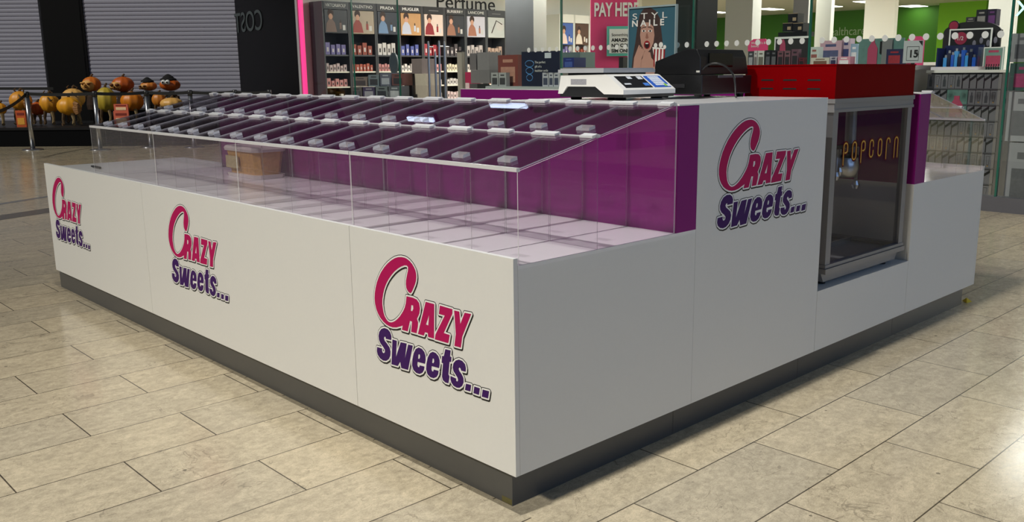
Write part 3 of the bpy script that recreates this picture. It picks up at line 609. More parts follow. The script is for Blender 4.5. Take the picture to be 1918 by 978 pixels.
for x, y in ((TX0+0.03, TY0+0.04), (TX1-0.03, TY0+0.04), (TX0+0.03, TY1-0.04), (TX1-0.03, TY1-0.04)): obj('foot', MB().lathe([(0.016, 0), (0.018, 0.0155)], 12, (x, y, ZTT)), BLACK, pr)
def spline(pts, n=8):
    P = [Vector(p) for p in pts]; P = [2*P[0]-P[1]]+P+[2*P[-1]-P[-2]]; out = []
    for i in range(1, len(P)-2):
        for k in range(n):
            t = k/n; a, b_, c, d_ = P[i-1:i+3]
            out.append(0.5*((2*b_)+(c-a)*t+(2*a-5*b_+4*c-d_)*t*t+(3*b_-a-3*c+d_)*t**3))
    out.append(P[-2]); return out
cp = [(1.50, 0.40, 1.414), (1.49, 0.37, 1.432), (1.50, 0.33, 1.440), (1.52, 0.29, 1.425), (1.53, 0.26, 1.39), (1.525, 0.245, 1.345), (1.515, 0.235, 1.31), (1.512, 0.228, ZTT+0.006)]
cb = obj('power_cable', MB().tube(spline(cp), 0.0045, 8), BLACK, base=(1.51, 0.24, ZTT), smooth=True); tag(cb, 'black cable arching from the till to the worktop', 'cable')
cp = [(SX+0.10, SY-0.01, ZTT+0.004), (SX+0.18, SY-0.05, ZTT+0.004), (SX+0.27, SY-0.03, ZTT+0.004), (1.42, 0.36, ZTT+0.004), (1.55, 0.39, ZTT+0.004)]
cb = obj('power_cable', MB().tube(spline(cp), 0.004, 8), BLACK, base=(1.3, 0.4, ZTT), smooth=True); tag(cb, 'thin black cable lying below the weighing scale front', 'cable')
q = on(1811, 566, 2, 0.0)
tag(obj('tape_scrap', MB().add([(q.x-0.03, q.y-0.01, 0.001), (q.x+0.03, q.y-0.02, 0.001), (q.x+0.0, q.y+0.03, 0.004), (q.x-0.01, q.y+0.0, 0.03)], [(0, 1, 2), (0, 1, 3), (1, 2, 3), (0, 2, 3)]), mat('yellow_tape', (226, 196, 30), 0.5), base=(q.x, q.y, 0)), 'yellow folded tape scrap on floor by the right plinth end', 'tape')

# ------------------------------------------------------------------ stage, pumpkins, barriers (far left)
PL0, PL1, PZ = 18.75, 21.6, 0.385
a = L(-330, 140, PL0); c = L(350, 140, PL0); wd = (c-a).length
st = thing('display_stage', 'low black stage carrying the pumpkin display', 'stage', ((a.x+c.x)/2, (a.y+c.y)/2, 0), ROTL)
obj('stage_deck', MB().box(-wd/2, wd/2, 0, PL1-PL0, PZ-0.05, PZ), mat('stage_deck_black', (34, 34, 36), 0.4, spec=0.2), st, local=True)
obj('stage_skirt', MB().box(-wd/2+0.02, wd/2-0.02, 0.02, PL1-PL0-0.02, 0, PZ-0.05), mat('stage_skirt', (6, 7, 10), 0.8, spec=0.1), st, local=True)
a = L(166, 140, 20.6); c = L(362, 140, 20.6); w2 = (c-a).length
rs = thing('display_riser', 'black riser block at the back of the stage under the pumpkins', 'riser', ((a.x+c.x)/2, (a.y+c.y)/2, PZ), ROTL)
obj('riser_box', MB().box(-w2/2, w2/2, 0, 0.85, 0, 0.26), BLACKM, rs, local=True)
obj('riser_top', MB().box(-w2/2-0.02, w2/2+0.02, -0.02, 0.87, 0.26, 0.28), BLACKM, rs, local=True)
STEM = mat('dry_twig', (92, 70, 44), 0.8, var=0.3); PALE = mat('pumpkin_flesh', (226, 172, 92), 0.6, var=0.15)
def pumpkin(px, py, rx, ry, dh, colr, label, ribs=9, face=None, hat=False, legs=0, horns=False):
    c_ = L(px, py, dh); k = dh/FPX; R = rx*k; H = ry*k
    r = thing('pumpkin', label, 'pumpkin', (c_.x, c_.y, c_.z-H), ROTL, 'pumpkins on the black stage')
    m = MB().ell((0, 0, H), R, R*0.92, H, 0, 36, 0.09, ribs)
    obj('pumpkin_body', m, mat('pumpkin_%d_%d_%d' % colr, colr, 0.45, var=0.16, scale=6), r, smooth=True, local=True)
    if not hat: obj('stem', MB().tube([(0, 0, 1.93*H), (0.01, -0.01, 2.12*H), (0.05, -0.02, 2.3*H)], [0.035, 0.025, 0.02], 7), STEM, r, local=True)
    fy = -R*0.88
    if face == 'carved':
        m = MB().ell((-R*0.15, fy+0.06, H*0.85), R*0.75, 0.10, H*0.72, 0).ell((-R*0.2, fy-0.05, H*0.85), R*0.12, 0.06, H*0.25, 0).ell((-R*0.5, fy-0.02, H*1.2), R*0.28, 0.06, H*0.12, 0).ell((R*0.15, fy-0.02, H*1.2), R*0.28, 0.06, H*0.12, 0).ell((-R*0.2, fy-0.03, H*0.42), R*0.3, 0.05, H*0.09, 0)
        f_ = obj('carved_face', m, PALE, r, smooth=True, local=True)
        m = MB().ell((-R*0.48, fy-0.025, H*1.03), R*0.16, 0.05, H*0.08).ell((R*0.12, fy-0.025, H*1.03), R*0.16, 0.05, H*0.08).ell((-R*0.2, fy-0.04, H*0.55), R*0.28, 0.04, H*0.05)
        obj('carved_shadow', m, mat('carved_brown', (110, 62, 24), 0.7), f_, local=True)
    if face == 'skull':
        m = MB().ell((-R*0.35, fy+0.03, H*0.8), R*0.55, 0.09, H*0.55, 0)
        f_ = obj('carved_face', m, PALE, r, smooth=True, local=True)
        m = MB().ell((-R*0.6, fy-0.04, H*0.95), R*0.2, 0.05, H*0.2).ell((-R*0.1, fy-0.05, H*0.95), R*0.2, 0.05, H*0.2).ell((-R*0.35, fy-0.06, H*0.68), R*0.07, 0.04, H*0.12)
        for i in range(5): m.box(-R*0.7+i*R*0.16, -R*0.68+i*R*0.16, fy-0.07, fy+0.02, H*0.35, H*0.55)
        obj('carved_shadow', m, mat('carved_brown', (110, 62, 24), 0.7), f_, local=True)
    if face == 'eyes':
        for sx in (-1, 1):
            e = obj('eyeball', MB().ell((-R*0.05+sx*R*0.2, fy-0.02, H*1.45), 0.055, 0.05, 0.055), mat('eye_white', (230, 230, 226), 0.4), r, smooth=True, local=True)
            obj('pupil', MB().ell((-R*0.05+sx*R*0.2, fy-0.07, H*1.43), 0.022, 0.015, 0.022), BLACK, e, local=True)
    if face == 'gourd':
        m = MB()
        for i in range(5): m.tube([(R*(0.75+0.1*math.sin(i*2)), fy*0.7, H*(1.3-0.25*i)), (R*1.05, fy*0.8, H*(1.2-0.2*i)), (R*(1.15+0.1*(i % 2)), fy*0.6, H*(0.95-0.12*i))], [0.05, 0.04, 0.015], 6)
        obj('twig_face', m, mat('gnarled_gourd', (150, 106, 62), 0.7, var=0.3), r, local=True)
    if hat:
        m = MB().lathe([(R*0.78, 0), (R*0.72, 0.03), (R*0.55, 0.05), (R*0.5, H*0.5), (R*0.25, H*0.85), (0.02, H*1.0)], 18, (-R*0.15, 0, H*1.78))
        obj('hat', m, mat('black_felt', (14, 13, 14), 0.9), r, local=True)
    base_z = c_.z-H
    if legs:
        gap = base_z-(PZ if base_z < PZ+0.32 or dh < 20.3 else PZ+0.28)
        for i in range(legs):
            sx = (-1)**i; x0 = sx*R*(0.35+0.12*(i//2)); yy = -R*0.35 if i < 2 else R*0.35
            obj('root_leg', MB().tube([(x0, yy, H*0.25), (x0*1.3, yy*1.1, -gap*0.4), (x0*1.15, yy*1.2, -gap*0.8), (x0*1.4, yy*1.5, -gap+0.04)], [0.04, 0.028, 0.028, 0.035], 7), STEM if i % 2 else mat('pale_root', (150, 128, 88), 0.8), r, local=True)
    if horns:
        m = MB(); 
        for sx in (-1, 1): m.tube([(sx*R*0.3, 0, H*1.85), (sx*R*0.45, -0.03, H*2.1), (sx*R*0.2, -0.06, H*2.3)], [0.018, 0.014, 0.008], 6)
        m.tube([(R*0.2, -R*0.6, H*1.6), (R*0.5, -R*0.8, H*1.3), (R*0.75, -R*0.75, H*1.4)], [0.02, 0.018, 0.01], 6)
        obj('twig_horns', m, STEM, r, local=True)
    return r
YO, OR, DO, YG, PO = (226, 156, 34), (214, 116, 30), (196, 92, 22), (196, 170, 56), (232, 178, 96)
pumpkin(1, 204, 11, 11, 19.4, YO, 'small yellow pumpkin cut by the left picture edge', legs=2)
pumpkin(39, 189, 20, 18, 19.6, (222, 150, 40), 'large yellow pumpkin with gnarled gourd face left of a post', face='gourd', legs=3, horns=True)
pumpkin(71, 204, 13, 13, 20.0, DO, 'deep orange pumpkin low between two yellow pumpkins', legs=2)
pumpkin(93, 194, 18, 18, 19.7, YO, 'yellow pumpkin with twig horns touching the deep orange one', legs=2, horns=True)
pumpkin(138, 184, 21, 18, 20.2, PO, 'pale cream topped pumpkin behind the bright yellow one', horns=True, legs=2)
pumpkin(130, 199, 22, 17, 19.3, (230, 160, 30), 'bright yellow pumpkin standing on one pale root leg', legs=3, face='gourd')
pumpkin(172, 158, 17, 14, 21.0, OR, 'carved pumpkin with a scowling human face', face='carved')
pumpkin(199, 187, 19, 23, 20.3, YG, 'tall yellow green pumpkin behind the second barrier post', legs=2)
pumpkin(231, 158, 20, 14, 21.0, DO, 'orange pumpkin carved as a grinning skull', face='skull')
pumpkin(248, 190, 21, 18, 20.4, (216, 126, 24), 'wide orange pumpkin below the skull carving', legs=2)
pumpkin(279, 161, 15, 9, 21.0, (216, 130, 50), 'small carved orange pumpkin wearing a black pointed hat', face='skull', hat=True)
pumpkin(298, 187, 13, 13, 20.4, (206, 128, 44), 'small brown orange pumpkin beside the palest pumpkin', legs=2)
pumpkin(319, 159, 19, 11, 21.0, DO, 'orange pumpkin with white googly eyes and black hat', face='eyes', hat=True)
pumpkin(322, 194, 21, 11, 20.2, PO, 'flat pale orange pumpkin at the right end of the stage')
for px, w_ in ((172, 0.34), (231, 0.4), (280, 0.26), (320, 0.30)):
    c_ = L(px, 170, 21.05); zb = PZ+0.28; zt_ = L(px, 171, 21.05).z
    f_ = thing('scarecrow_frame', {172: 'dark twig body under the scowling carved pumpkin', 231: 'pale bony body under the skull pumpkin', 280: 'black draped body under the small hatted pumpkin', 320: 'black draped body under the googly eyed pumpkin'}[px], 'figure', (c_.x, c_.y, zb), ROTL)
    hgt = zt_-zb
    obj('draped_cloth', MB().lathe([(w_*0.45, 0), (w_*0.5, hgt*0.25), (w_*0.42, hgt*0.7), (w_*0.2, hgt)], 18, (0, 0.05, 0), 0, 0.2, 8), mat('dark_cloth_%d' % px, (52, 34, 22) if px < 260 else (16, 15, 16), 0.9), f_, local=True)
    m = MB()
    for sx in (-1, 1): m.tube([(sx*w_*0.2, 0, hgt*0.85), (sx*w_*0.62, -0.05, hgt*0.6), (sx*w_*0.75, -0.15, hgt*0.75)], [0.035, 0.03, 0.015], 6)
    obj('twig_arms', m, mat('bone_pale', (170, 150, 110), 0.8) if px == 231 else STEM, f_, local=True)
SIGN = mat('salmon_sign', (214, 104, 78), 0.5); SIGNP = mat('sign_print', (246, 214, 170), 0.5, var=0.3, scale=40)
def small_sign(px, py0, py1, w, dh, label, mcol=SIGN, m2=SIGNP):
    k = dh/FPX; t_ = L(px, py0, dh); b_ = L(px, py1, dh)
    r = thing('display_sign', label, 'sign', (b_.x, b_.y, b_.z), ROTL)
    H = t_.z-b_.z; Wd = w*k
    if py1 > 225: H += b_.z-PZ; r.location.z = PZ
    obj('board', MB().box(-Wd/2, Wd/2, 0, 0.04, 0, H), mcol, r, local=True)
    obj('printed_panel', MB().box(-Wd*0.36, Wd*0.36, -0.006, 0, H*0.14, H*0.55), m2, r, local=True)
    obj('heading_strip', MB().box(-Wd*0.36, Wd*0.36, -0.006, 0, H*0.72, H*0.86), mat('sign_dark', (130, 40, 30), 0.5), r, local=True)
    return r
small_sign(41, 207, 238, 18, 19.1, 'orange upright sign on the stage beside the left barrier post', mat('orange_sign', (206, 92, 44), 0.5), mat('sign_yellow', (232, 168, 60), 0.5, var=0.3, scale=30))
small_sign(227, 195, 208, 26, 19.0, 'upper salmon sign board below the skull pumpkin')
small_sign(228, 208, 228, 28, 19.0, 'lower salmon sign with pale print below the skull pumpkin')
# queue barrier posts and belts
tops = []
def post(base, label):
    r = thing('barrier_post', label, 'barrier post', (base.x, base.y, 0), ROTL, 'chrome queue barrier posts')
    obj('base_plate', MB().lathe([(0.19, 0), (0.19, 0.012), (0.15, 0.025), (0.04, 0.035)], 28), CHROME, r, local=True, smooth=True)
    obj('pole', MB().lathe([(0.042, 0.03), (0.042, 1.02)], 18), CHROME, r, local=True, smooth=True)
    obj('belt_head', MB().lathe([(0.045, 1.02), (0.046, 1.12), (0.03, 1.13)], 18), DARK, r, local=True, smooth=True)
    return Vector((base.x, base.y, 1.085))
bp = [on(62, 281, 2, 0), on(188, 281, 2, 0), on(283, 276, 2, 0), L(363, 262, 18.2), L(446, 258, 18.1), L(510, 255, 17.9)]
names = ['chrome barrier post at the left in front of yellow pumpkins', 'chrome barrier post in front of the yellow green pumpkin', 'chrome barrier post between the wide orange pumpkin and hatted ones', 'chrome barrier post right of the pumpkin display', 'chrome barrier post at the right edge of the shutter', 'chrome barrier post against the black glossy wall']
hd_ = [post(Vector((p.x, p.y, 0)), nm) for p, nm in zip(bp, names)]
off = L(-60, 281, 16.0); endl = L(-40, 215, 15.5)
def belt(a, c, sag, label, zc=None):
    pts = []; n = 12
    for i in range(n+1):
        t = i/n; p = a.lerp(c, t); p.z -= sag*4*t*(1-t); pts.append(p)
    m = MB(); v = []; d = (c-a); s_ = Vector((d.y, -d.x, 0)).normalized()*0.004
    for p in pts: v += [p+s_+Vector((0, 0, .03)), p-s_+Vector((0, 0, .03)), p-s_-Vector((0, 0, .03)), p+s_-Vector((0, 0, .03))]
    f = []
    for i in range(n):
        for k in range(4): f.append((i*4+k, i*4+(k+1) % 4, (i+1)*4+(k+1) % 4, (i+1)*4+k))
    m.add(v, f); mid = (a+c)/2
    return tag(obj('barrier_belt', m, BLACKM, base=(mid.x, mid.y, mid.z-sag)), label, 'barrier belt', 'black belts of the queue barrier')
bl = ['black belt between the first and second barrier posts from left', 'black belt in front of the skull pumpkin between two posts', 'black belt crossing in front of the pumpkin with googly eyes', 'black belt across the right shutter past the pumpkins', 'black belt reaching the last post at the black wall']
for i in range(5): belt(hd_[i], hd_[i+1], 0.02, bl[i])
belt(Vector((endl.x, endl.y, endl.z)), hd_[0], 0.10, 'black belt sloping down to the left picture edge')
b0 = L(-60, 166, 20.4); b1 = L(100, 166, 20.4); belt(b0, b1, 0.0, 'black belt level across the left shutter behind the pumpkins')
# pale and dark strips across the floor
for px0, py0, px1, py1, w_, m_, nm in ((-60, 392, 330, 330, 0.05, mat('pale_floor_strip', (168, 168, 166), 0.25, 0.6), 'trim_1'), (-60, 417, 330, 358, 0.16, mat('dark_floor_strip', (98, 92, 84), 0.25), 'trim_2')):
    a = on(px0, py0, 2, 0.0); c = on(px1, py1, 2, 0.0); d = (c-a); s_ = Vector((-d.y, d.x, 0)).normalized()*w_
    struct(nm, MB().add([a-s_+Vector((0, 0, .001)), c-s_+Vector((0, 0, .001)), c+s_+Vector((0, 0, .001)), a+s_+Vector((0, 0, .001))], [(0, 1, 2, 3)]), m_, 'strip across the floor')

# ------------------------------------------------------------------ inside the shop: perfume bays along the left wall
def yw(px, py): return on(px, py, 1, YL)
HZT = 2.83
BK = mat('bay_black', (26, 27, 29), 0.4); GRYB = mat('bay_grey', (66, 68, 70), 0.45); SHELF = mat('lit_shelf_white', (228, 224, 206), 0.5); SHBK = mat('bay_back_dark', (40, 38, 38), 0.6); SHW = mat('bay_back_pale', (214, 216, 208), 0.6)
LET = mat('sign_white_letters', (236, 236, 232), 0.5)
ORD = ['first', 'second', 'third', 'fourth', 'fifth', 'sixth', 'seventh', 'eighth']
edges = [yw(p, 60).x for p in (584, 634, 683, 726, 770, 811, 850, 889, 925)]
posters = [((38, 40, 44), (120, 96, 84)), ((176, 160, 138), (150, 60, 50)), ((40, 46, 58), (110, 140, 176)), ((196, 150, 96), (190, 196, 210)), ((226, 206, 190), (140, 26, 34)), ((34, 36, 42), (150, 104, 80)), ((208, 206, 218), (170, 110, 84)), ((196, 200, 196), (60, 62, 62))]
heads = ['VIKTOR&ROLF', 'VALENTINO', 'PRADA', 'MUGLER', None, 'BURBERRY', 'LANCOME', None]
prodc = [((118, 110, 160), 'lilac'), ((150, 70, 50), 'amber'), ((214, 208, 202), 'white'), ((84, 96, 160), 'blue'), ((160, 44, 54), 'red'), ((70, 64, 66), 'dark'), ((196, 186, 182), 'pale grey'), ((188, 160, 142), 'tan')]
lowc = [((206, 186, 182), 'pinkish white'), ((182, 92, 70), 'orange brown'), ((206, 144, 140), 'pink'), ((222, 218, 210), 'white'), ((214, 150, 150), 'rose'), ((226, 218, 190), 'cream'), ((224, 214, 206), 'ivory'), ((200, 196, 190), 'light grey')]
def bay(i, x0, x1, head, pc, dark=True, white=False):
    lab = ('%s dark perfume bay from the left along the shop wall' % ORD[i]) if not white else ('%s pale cosmetics bay right of the grey column' % ORD[i])
    r = thing('perfume_bay', lab, 'shop shelving', ((x0+x1)/2, YL-0.2, 0), 0, 'perfume bays along the shop wall')
    Y0, Y1 = YL-0.42, YL+0.06; c = BK if not white else SHW
    zp1, zp0 = (2.67, 2.22) if not white else (2.62, 2.10)
    obj('carcass', MB().box(x0, x0+0.03, Y0, Y1, 0, HZT).box(x1-0.03, x1, Y0, Y1, 0, HZT).box(x0+0.03, x1-0.03, Y1-0.02, Y1, 0, HZT).box(x0+0.03, x1-0.03, Y0, Y1-0.02, 0, 0.3), [GRYB if not white else SHW], r)
    hb = obj('header', MB().box(x0+0.03, x1-0.03, Y0-0.01, Y1-0.03, zp1+0.01, HZT), BK if not white else PAINT, r)
    w = x1-x0
    if head: text('brand_name', head, 0.085, (x0+0.5*w-min(0.38, 0.06*len(head))*w, Y0-0.012, 2.725), (1, 0, 0), (0, 0, 1), LET, hb, width=min(0.76, 0.12*len(head))*w, depth=0.001, bold=0.0015 if head in ('PRADA', 'MUGLER') else 0)
    elif not white: obj('brand_name', MB().box(x0+0.28*w, x1-0.28*w, Y0-0.012, Y0-0.01, 2.74, 2.755), mat('dim_letters', (120, 120, 120), 0.6), hb)
    ps = obj('poster', MB().box(x0+0.045, x1-0.045, Y0-0.006, Y1-0.05, zp0, zp1), mat('poster_ground_%d_%d' % (i, white), pc[0], 0.4, var=0.12, scale=6), r)
    m = MB(); cx = x0+0.3*w
    if i != 7 or white:
        m.ell((cx, Y0-0.006, zp0+0.33), 0.05, 0.005, 0.075, 1).ell((cx, Y0-0.006, zp0+0.38), 0.07, 0.004, 0.08, 2).prism([(cx-0.12, zp0+0.02), (cx+0.13, zp0+0.02), (cx+0.09, zp0+0.2), (cx+0.03, zp0+0.27), (cx-0.04, zp0+0.27), (cx-0.1, zp0+0.18)], 'y', Y0-0.008, Y0-0.006, 0)
        m.box(x0+0.62*w, x0+0.70*w, Y0-0.008, Y0-0.006, zp0+0.08, zp0+0.2, 0).box(x0+0.64*w, x0+0.68*w, Y0-0.008, Y0-0.006, zp0+0.2, zp0+0.25, 2).box(x0+0.74*w, x0+0.84*w, Y0-0.008, Y0-0.006, zp0+0.06, zp0+0.16, 3)
    else:
        m.tube([(x0+0.25*w, Y0-0.006, zp0+0.1), (x0+0.5*w, Y0-0.006, zp0+0.38), (x0+0.8*w, Y0-0.006, zp0+0.3)], 0.012, 5, 2).ell((x0+0.68*w, Y0-0.006, zp0+0.25), 0.12, 0.004, 0.1, 3)
    obj('poster_print', m, [mat('poster_ink_%d_%d' % (i, white), pc[1], 0.5), mat('poster_skin', (206, 158, 130), 0.5), mat('poster_hair', (58, 38, 28), 0.6), mat('poster_pale', (206, 204, 200), 0.5)], ps)
    zsh = [1.80, 1.47, 1.17, 0.86, 0.55]
    for k, z in enumerate(zsh):
        obj('shelf', MB().box(x0+0.03, x1-0.03, Y0+0.02, Y1-0.02, z-0.03, z), SHELF if not (dark and k == 0) else GRYB, r)
    for k, z in enumerate(zsh[:4]):
        cc, cn = (prodc if k == 0 else lowc)[(i+(k if k > 1 else 0)) % 8]
        nP = (4, 6, 5, 5)[k]; rnd = random.Random(i*10+k+(50 if white else 0)); step = (w-0.12)/nP; src = None
        for q in range(nP):
            bw = step*rnd.uniform(0.62, 0.86); bh = (0.26 if k == 0 else 0.17)*rnd.uniform(0.65, 1.0); xc = x0+0.06+step*(q+0.5)
            m = MB().box(xc-bw/2, xc+bw/2, Y0+0.06, Y0+0.06+min(bw, 0.1), z, z+bh, 0).box(xc-bw*0.2, xc+bw*0.2, Y0+0.059, Y0+0.06, z+bh*0.25, z+bh*0.6, 1)
            o_ = obj('perfume_box', m, [mat('box_%d_%d_%d' % cc, cc, 0.4, var=0.1, scale=9), mat('box_print_dark' if sum(cc) > 420 else 'box_print_pale', (46, 40, 42) if sum(cc) > 420 else (206, 200, 196), 0.4)], base=(xc, Y0+0.1, z))
            tag(o_, '%s perfume box on %s shelf down, %s %s bay' % (cn, ('first', 'second', 'third', 'fourth')[k], ORD[i], 'pale' if white else 'dark'), 'perfume box', '%s boxes, %s %s bay shelf %d' % (cn, ORD[i], 'pale' if white else 'dark', k+1))
for i in range(8): bay(i, edges[i]+0.004, edges[i+1]-0.004, heads[i], posters[i])
we = [yw(p, 60).x for p in (1025, 1053, 1082, 1112)]
wp = [((66, 96, 168), (226, 200, 190)), ((84, 56, 40), (220, 206, 190)), ((150, 170, 190), (40, 40, 44))]
for i in range(3): bay(i, we[i]+0.004, we[i+1]-0.004, None, wp[i], dark=False, white=True)
ax_ = [yw(p, 60).x for p in (927, 952)]
bay(3, ax_[0], ax_[1], None, ((60, 88, 108), (150, 176, 190)), dark=False, white=True)
t0 = on(819, 17, 1, YL+0.08); t1 = on(928, 22, 1, YL+0.08)
pf = text('wall_lettering', 'Perfume', 0.46, (t0.x, YL+0.095, 2.85), (1, 0, 0), (0, 0, 1), BLACKM, base=(t0.x, YL+0.09, 2.85), width=t1.x-t0.x, depth=0.004)
tag(pf, 'large black word Perfume on the white wall above the bays', 'lettering')

# ------------------------------------------------------------------ columns and partitions inside the shop
def col(name, px0, pxm, px1, dh, ma, mb_, label, z1=CZ, yb=0):
    """square column seen on two faces: left face px0..pxm, right face pxm..px1"""
    c = far(pxm, 140, dh); a = on(px0, 140, 0, c.x); d = on(px1, 140, 1, c.y)
    y1 = max(a.y, c.y+0.05); x1 = max(d.x, c.x+0.05)
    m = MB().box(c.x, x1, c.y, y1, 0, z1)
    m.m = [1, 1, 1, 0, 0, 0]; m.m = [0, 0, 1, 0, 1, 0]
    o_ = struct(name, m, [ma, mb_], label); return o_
GREYP = mat('grey_column_panel', (126, 128, 130), 0.25, var=0.08, scale=5)
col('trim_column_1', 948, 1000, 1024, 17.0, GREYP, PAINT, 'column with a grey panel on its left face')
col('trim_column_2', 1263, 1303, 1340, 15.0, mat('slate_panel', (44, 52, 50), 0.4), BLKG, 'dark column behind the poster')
col('trim_column_3', 1355, 1405, 1421, 14.0, PAINT, mat('white_shaded_side', (200, 200, 192), 0.7), 'white column in front of the green wall')  # right face in a darker white, its shade put into the colour
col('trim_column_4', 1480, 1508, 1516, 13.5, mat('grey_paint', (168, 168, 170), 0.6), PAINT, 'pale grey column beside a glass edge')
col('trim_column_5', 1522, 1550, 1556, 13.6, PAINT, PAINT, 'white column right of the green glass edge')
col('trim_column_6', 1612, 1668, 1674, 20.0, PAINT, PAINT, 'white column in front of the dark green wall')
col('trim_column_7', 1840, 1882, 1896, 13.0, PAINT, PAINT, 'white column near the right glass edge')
a = on(1552, 66, 0, XB-0.02); c = on(1612, 62, 0, XB-0.02)
t_ = text('wall_lettering', 'Healthcare', 0.42, (XB-0.015, a.y+(a.y-c.y)*0.16, a.z-0.02), (0, -1, 0), (0, 0, 1), mat('green_wall_letters', (165, 190, 150), 0.6), base=(XB-0.02, a.y, a.z), width=(a.y-c.y)*1.30, depth=0.003)
tag(t_, 'thin pale lettering Healthcare on the dark green back wall', 'lettering')
# ceiling lights
LAMP = mat('lit_diffuser', (255, 252, 240), 0.5, emit=6.0); LFR = mat('lamp_frame', (225, 225, 220), 0.5)
for px, py, w_, l_, lb in ((1443, 17, 0.5, 1.0, 'bright ceiling light panel left of the pyramid of boxes'), (1640, 3, 0.9, 1.2, 'large bright ceiling light panel above the red machine'), (1347, 23, 0.4, 0.9, 'small ceiling light between the black and white columns'), (1812, 22, 0.6, 0.9, 'ceiling light washing the bright lime wall'), (1560, 12, 0.4, 0.6, 'small ceiling light left of the healthcare sign')):
    p = on(px, py, 2, CZ-0.02)
    if p.x > XB-0.6: p.x = XB-0.6
    r = thing('ceiling_light', lb, 'ceiling light', (p.x, p.y, CZ-0.045))
    obj('frame', MB().box(p.x-l_/2-0.03, p.x+l_/2+0.03, p.y-w_/2-0.03, p.y+w_/2+0.03, CZ-0.02, CZ-0.001), LFR, r)
    obj('diffuser', MB().box(p.x-l_/2, p.x+l_/2, p.y-w_/2, p.y+w_/2, CZ-0.03, CZ-0.02), LAMP, r)

# ------------------------------------------------------------------ PAY HERE wall and sign
PINK = mat('pay_pink', (222, 66, 120), 0.6)
D = 16.6
def fr_(px, py): return far(px, py, D)
def panel(name, label, cat, px0, py0, px1, py1, dh, m, thick=0.06, floor=False):
    a = far(px0, (py0+py1)/2, dh); c = far(px1, (py0+py1)/2, dh); zt = far((px0+px1)/2, py0, dh).z; zb = 0.0 if floor else far((px0+px1)/2, py1, dh).z
    r = thing(name, label, cat, ((a.x+c.x)/2, (a.y+c.y)/2, zb), ROTL); w = (Vector((c.x, c.y, 0))-Vector((a.x, a.y, 0))).length
    obj('board', MB().box(-w/2, w/2, 0, thick, 0, zt-zb), m, r, local=True); return r, w, zt-zb, zb
D = 17.2
r, w, h, zb = panel('pay_sign', 'tall pink sign panel with white words PAY HERE', 'sign', 1106, -14, 1192, 200, D, PINK, floor=True)
zz = far(1150, 30, D).z
lt = text('words', 'PAY HERE', 0.30, (0, 0, 0), (1, 0, 0), (0, 0, 1), LET, None, depth=0.004, bold=0.008, width=None)
lt.parent = r
xs = [v.co.x for v in lt.data.vertices]; k = 1.22*w/(max(xs)-min(xs))
for v in lt.data.vertices: v.co = Vector((-w/2+0.06+v.co.x*k*0.78, v.co.y-0.01, zz+v.co.z*1.12))
r2, w2, h2, zb2 = panel('offer_sign', 'white offer notice in a teal frame on the pink panel', 'notice', 1137, 49, 1182, 105, D-0.12, mat('teal_frame', (96, 190, 172), 0.5))
for nm, s_, zf, sz in (('script_line', 'Something new', 0.72, 0.075), ('print_line', 'AMAZING VALUE', 0.54, 0.085), ('print_line', 'NO CONTRACT', 0.36, 0.085), ('print_line', 'SIM ONLY', 0.18, 0.085)):
    if nm == 'script_line': obj('paper', MB().box(-w2/2+0.04, w2/2-0.01, -0.012, 0, 0.05, h2-0.05), LET, r2, local=True)
    q = text(nm, s_, sz, (0, 0, 0), (1, 0, 0), (0, 0, 1), BLACKM, None, depth=0.001, bold=0.0 if nm == 'script_line' else 0.003); q.parent = r2
    for v in q.data.vertices: v.co += Vector((-w2/2+0.08, -0.014, h2*zf-0.03))
# ------------------------------------------------------------------ beauty poster
XP = XS-0.35
a = on(1178, 150, 0, XP+0.25); c = on(1263, 150, 0, XP+0.25); zt = on(1220, 14, 0, XP+0.25).z; zb = on(1220, 215, 0, XP+0.25).z; W_ = a.y-c.y; H_ = zt-zb
r = thing('beauty_poster', 'framed blue poster of a surprised long-haired woman holding popcorn', 'poster', (XP+0.25, (a.y+c.y)/2, 0), 0)
obj('board', MB().box(XP+0.25, XP+0.27, c.y, a.y, zb, zt), mat('poster_teal', (54, 98, 116), 0.5, var=0.15, scale=3), r)
obj('frame', MB().box(XP+0.235, XP+0.28, a.y, a.y+0.015, zb-0.02, zt+0.02).box(XP+0.235, XP+0.28, c.y-0.015, c.y, zb-0.02, zt+0.02).box(XP+0.235, XP+0.28, c.y, a.y, zt, zt+0.02).box(XP+0.235, XP+0.28, c.y, a.y, zb-0.02, zb), mat('poster_frame', (160, 180, 186), 0.3), r)
obj('stand', MB().box(XP+0.26, XP+0.29, (a.y+c.y)/2-0.03, (a.y+c.y)/2+0.03, 0.02, zb).box(XP+0.15, XP+0.45, c.y+0.05, a.y-0.05, 0, 0.02), DARK, r)
def pz(px, py): 
    q = on(px, py, 0, XP+0.25); return (q.y, q.z)
def flat(pts, l, m_, name, par): obj(name, MB().prism([pz(*p) for p in pts], 'x', XP+0.25-l-0.0008, XP+0.25-l), m_, par)
PSK = mat('print_skin', (188, 146, 130), 0.5, var=0.06, scale=8); PHR = mat('print_hair', (62, 44, 42), 0.6, var=0.3, scale=22); PDK = mat('print_dark', (40, 20, 22), 0.5); PRD = mat('print_red', (150, 26, 36), 0.5)
flat([(1206,16),(1218,14),(1228,20),(1236,34),(1239,60),(1243,95),(1238,130),(1228,160),(1188,160),(1183,130),(1185,108),(1190,80),(1194,50),(1198,28)], 0.0004, PHR, 'hair_print', r)
flat([(1195,160),(1198,120),(1204,108),(1206,96),(1218,98),(1220,108),(1228,118),(1232,160)], 0.0008, PSK, 'skin_print', r)
flat([(1201,50),(1206,42),(1216,42),(1224,50),(1226,66),(1224,80),(1219,92),(1212,99),(1206,94),(1201,82),(1199,66)], 0.0012, PSK, 'face_print', r)
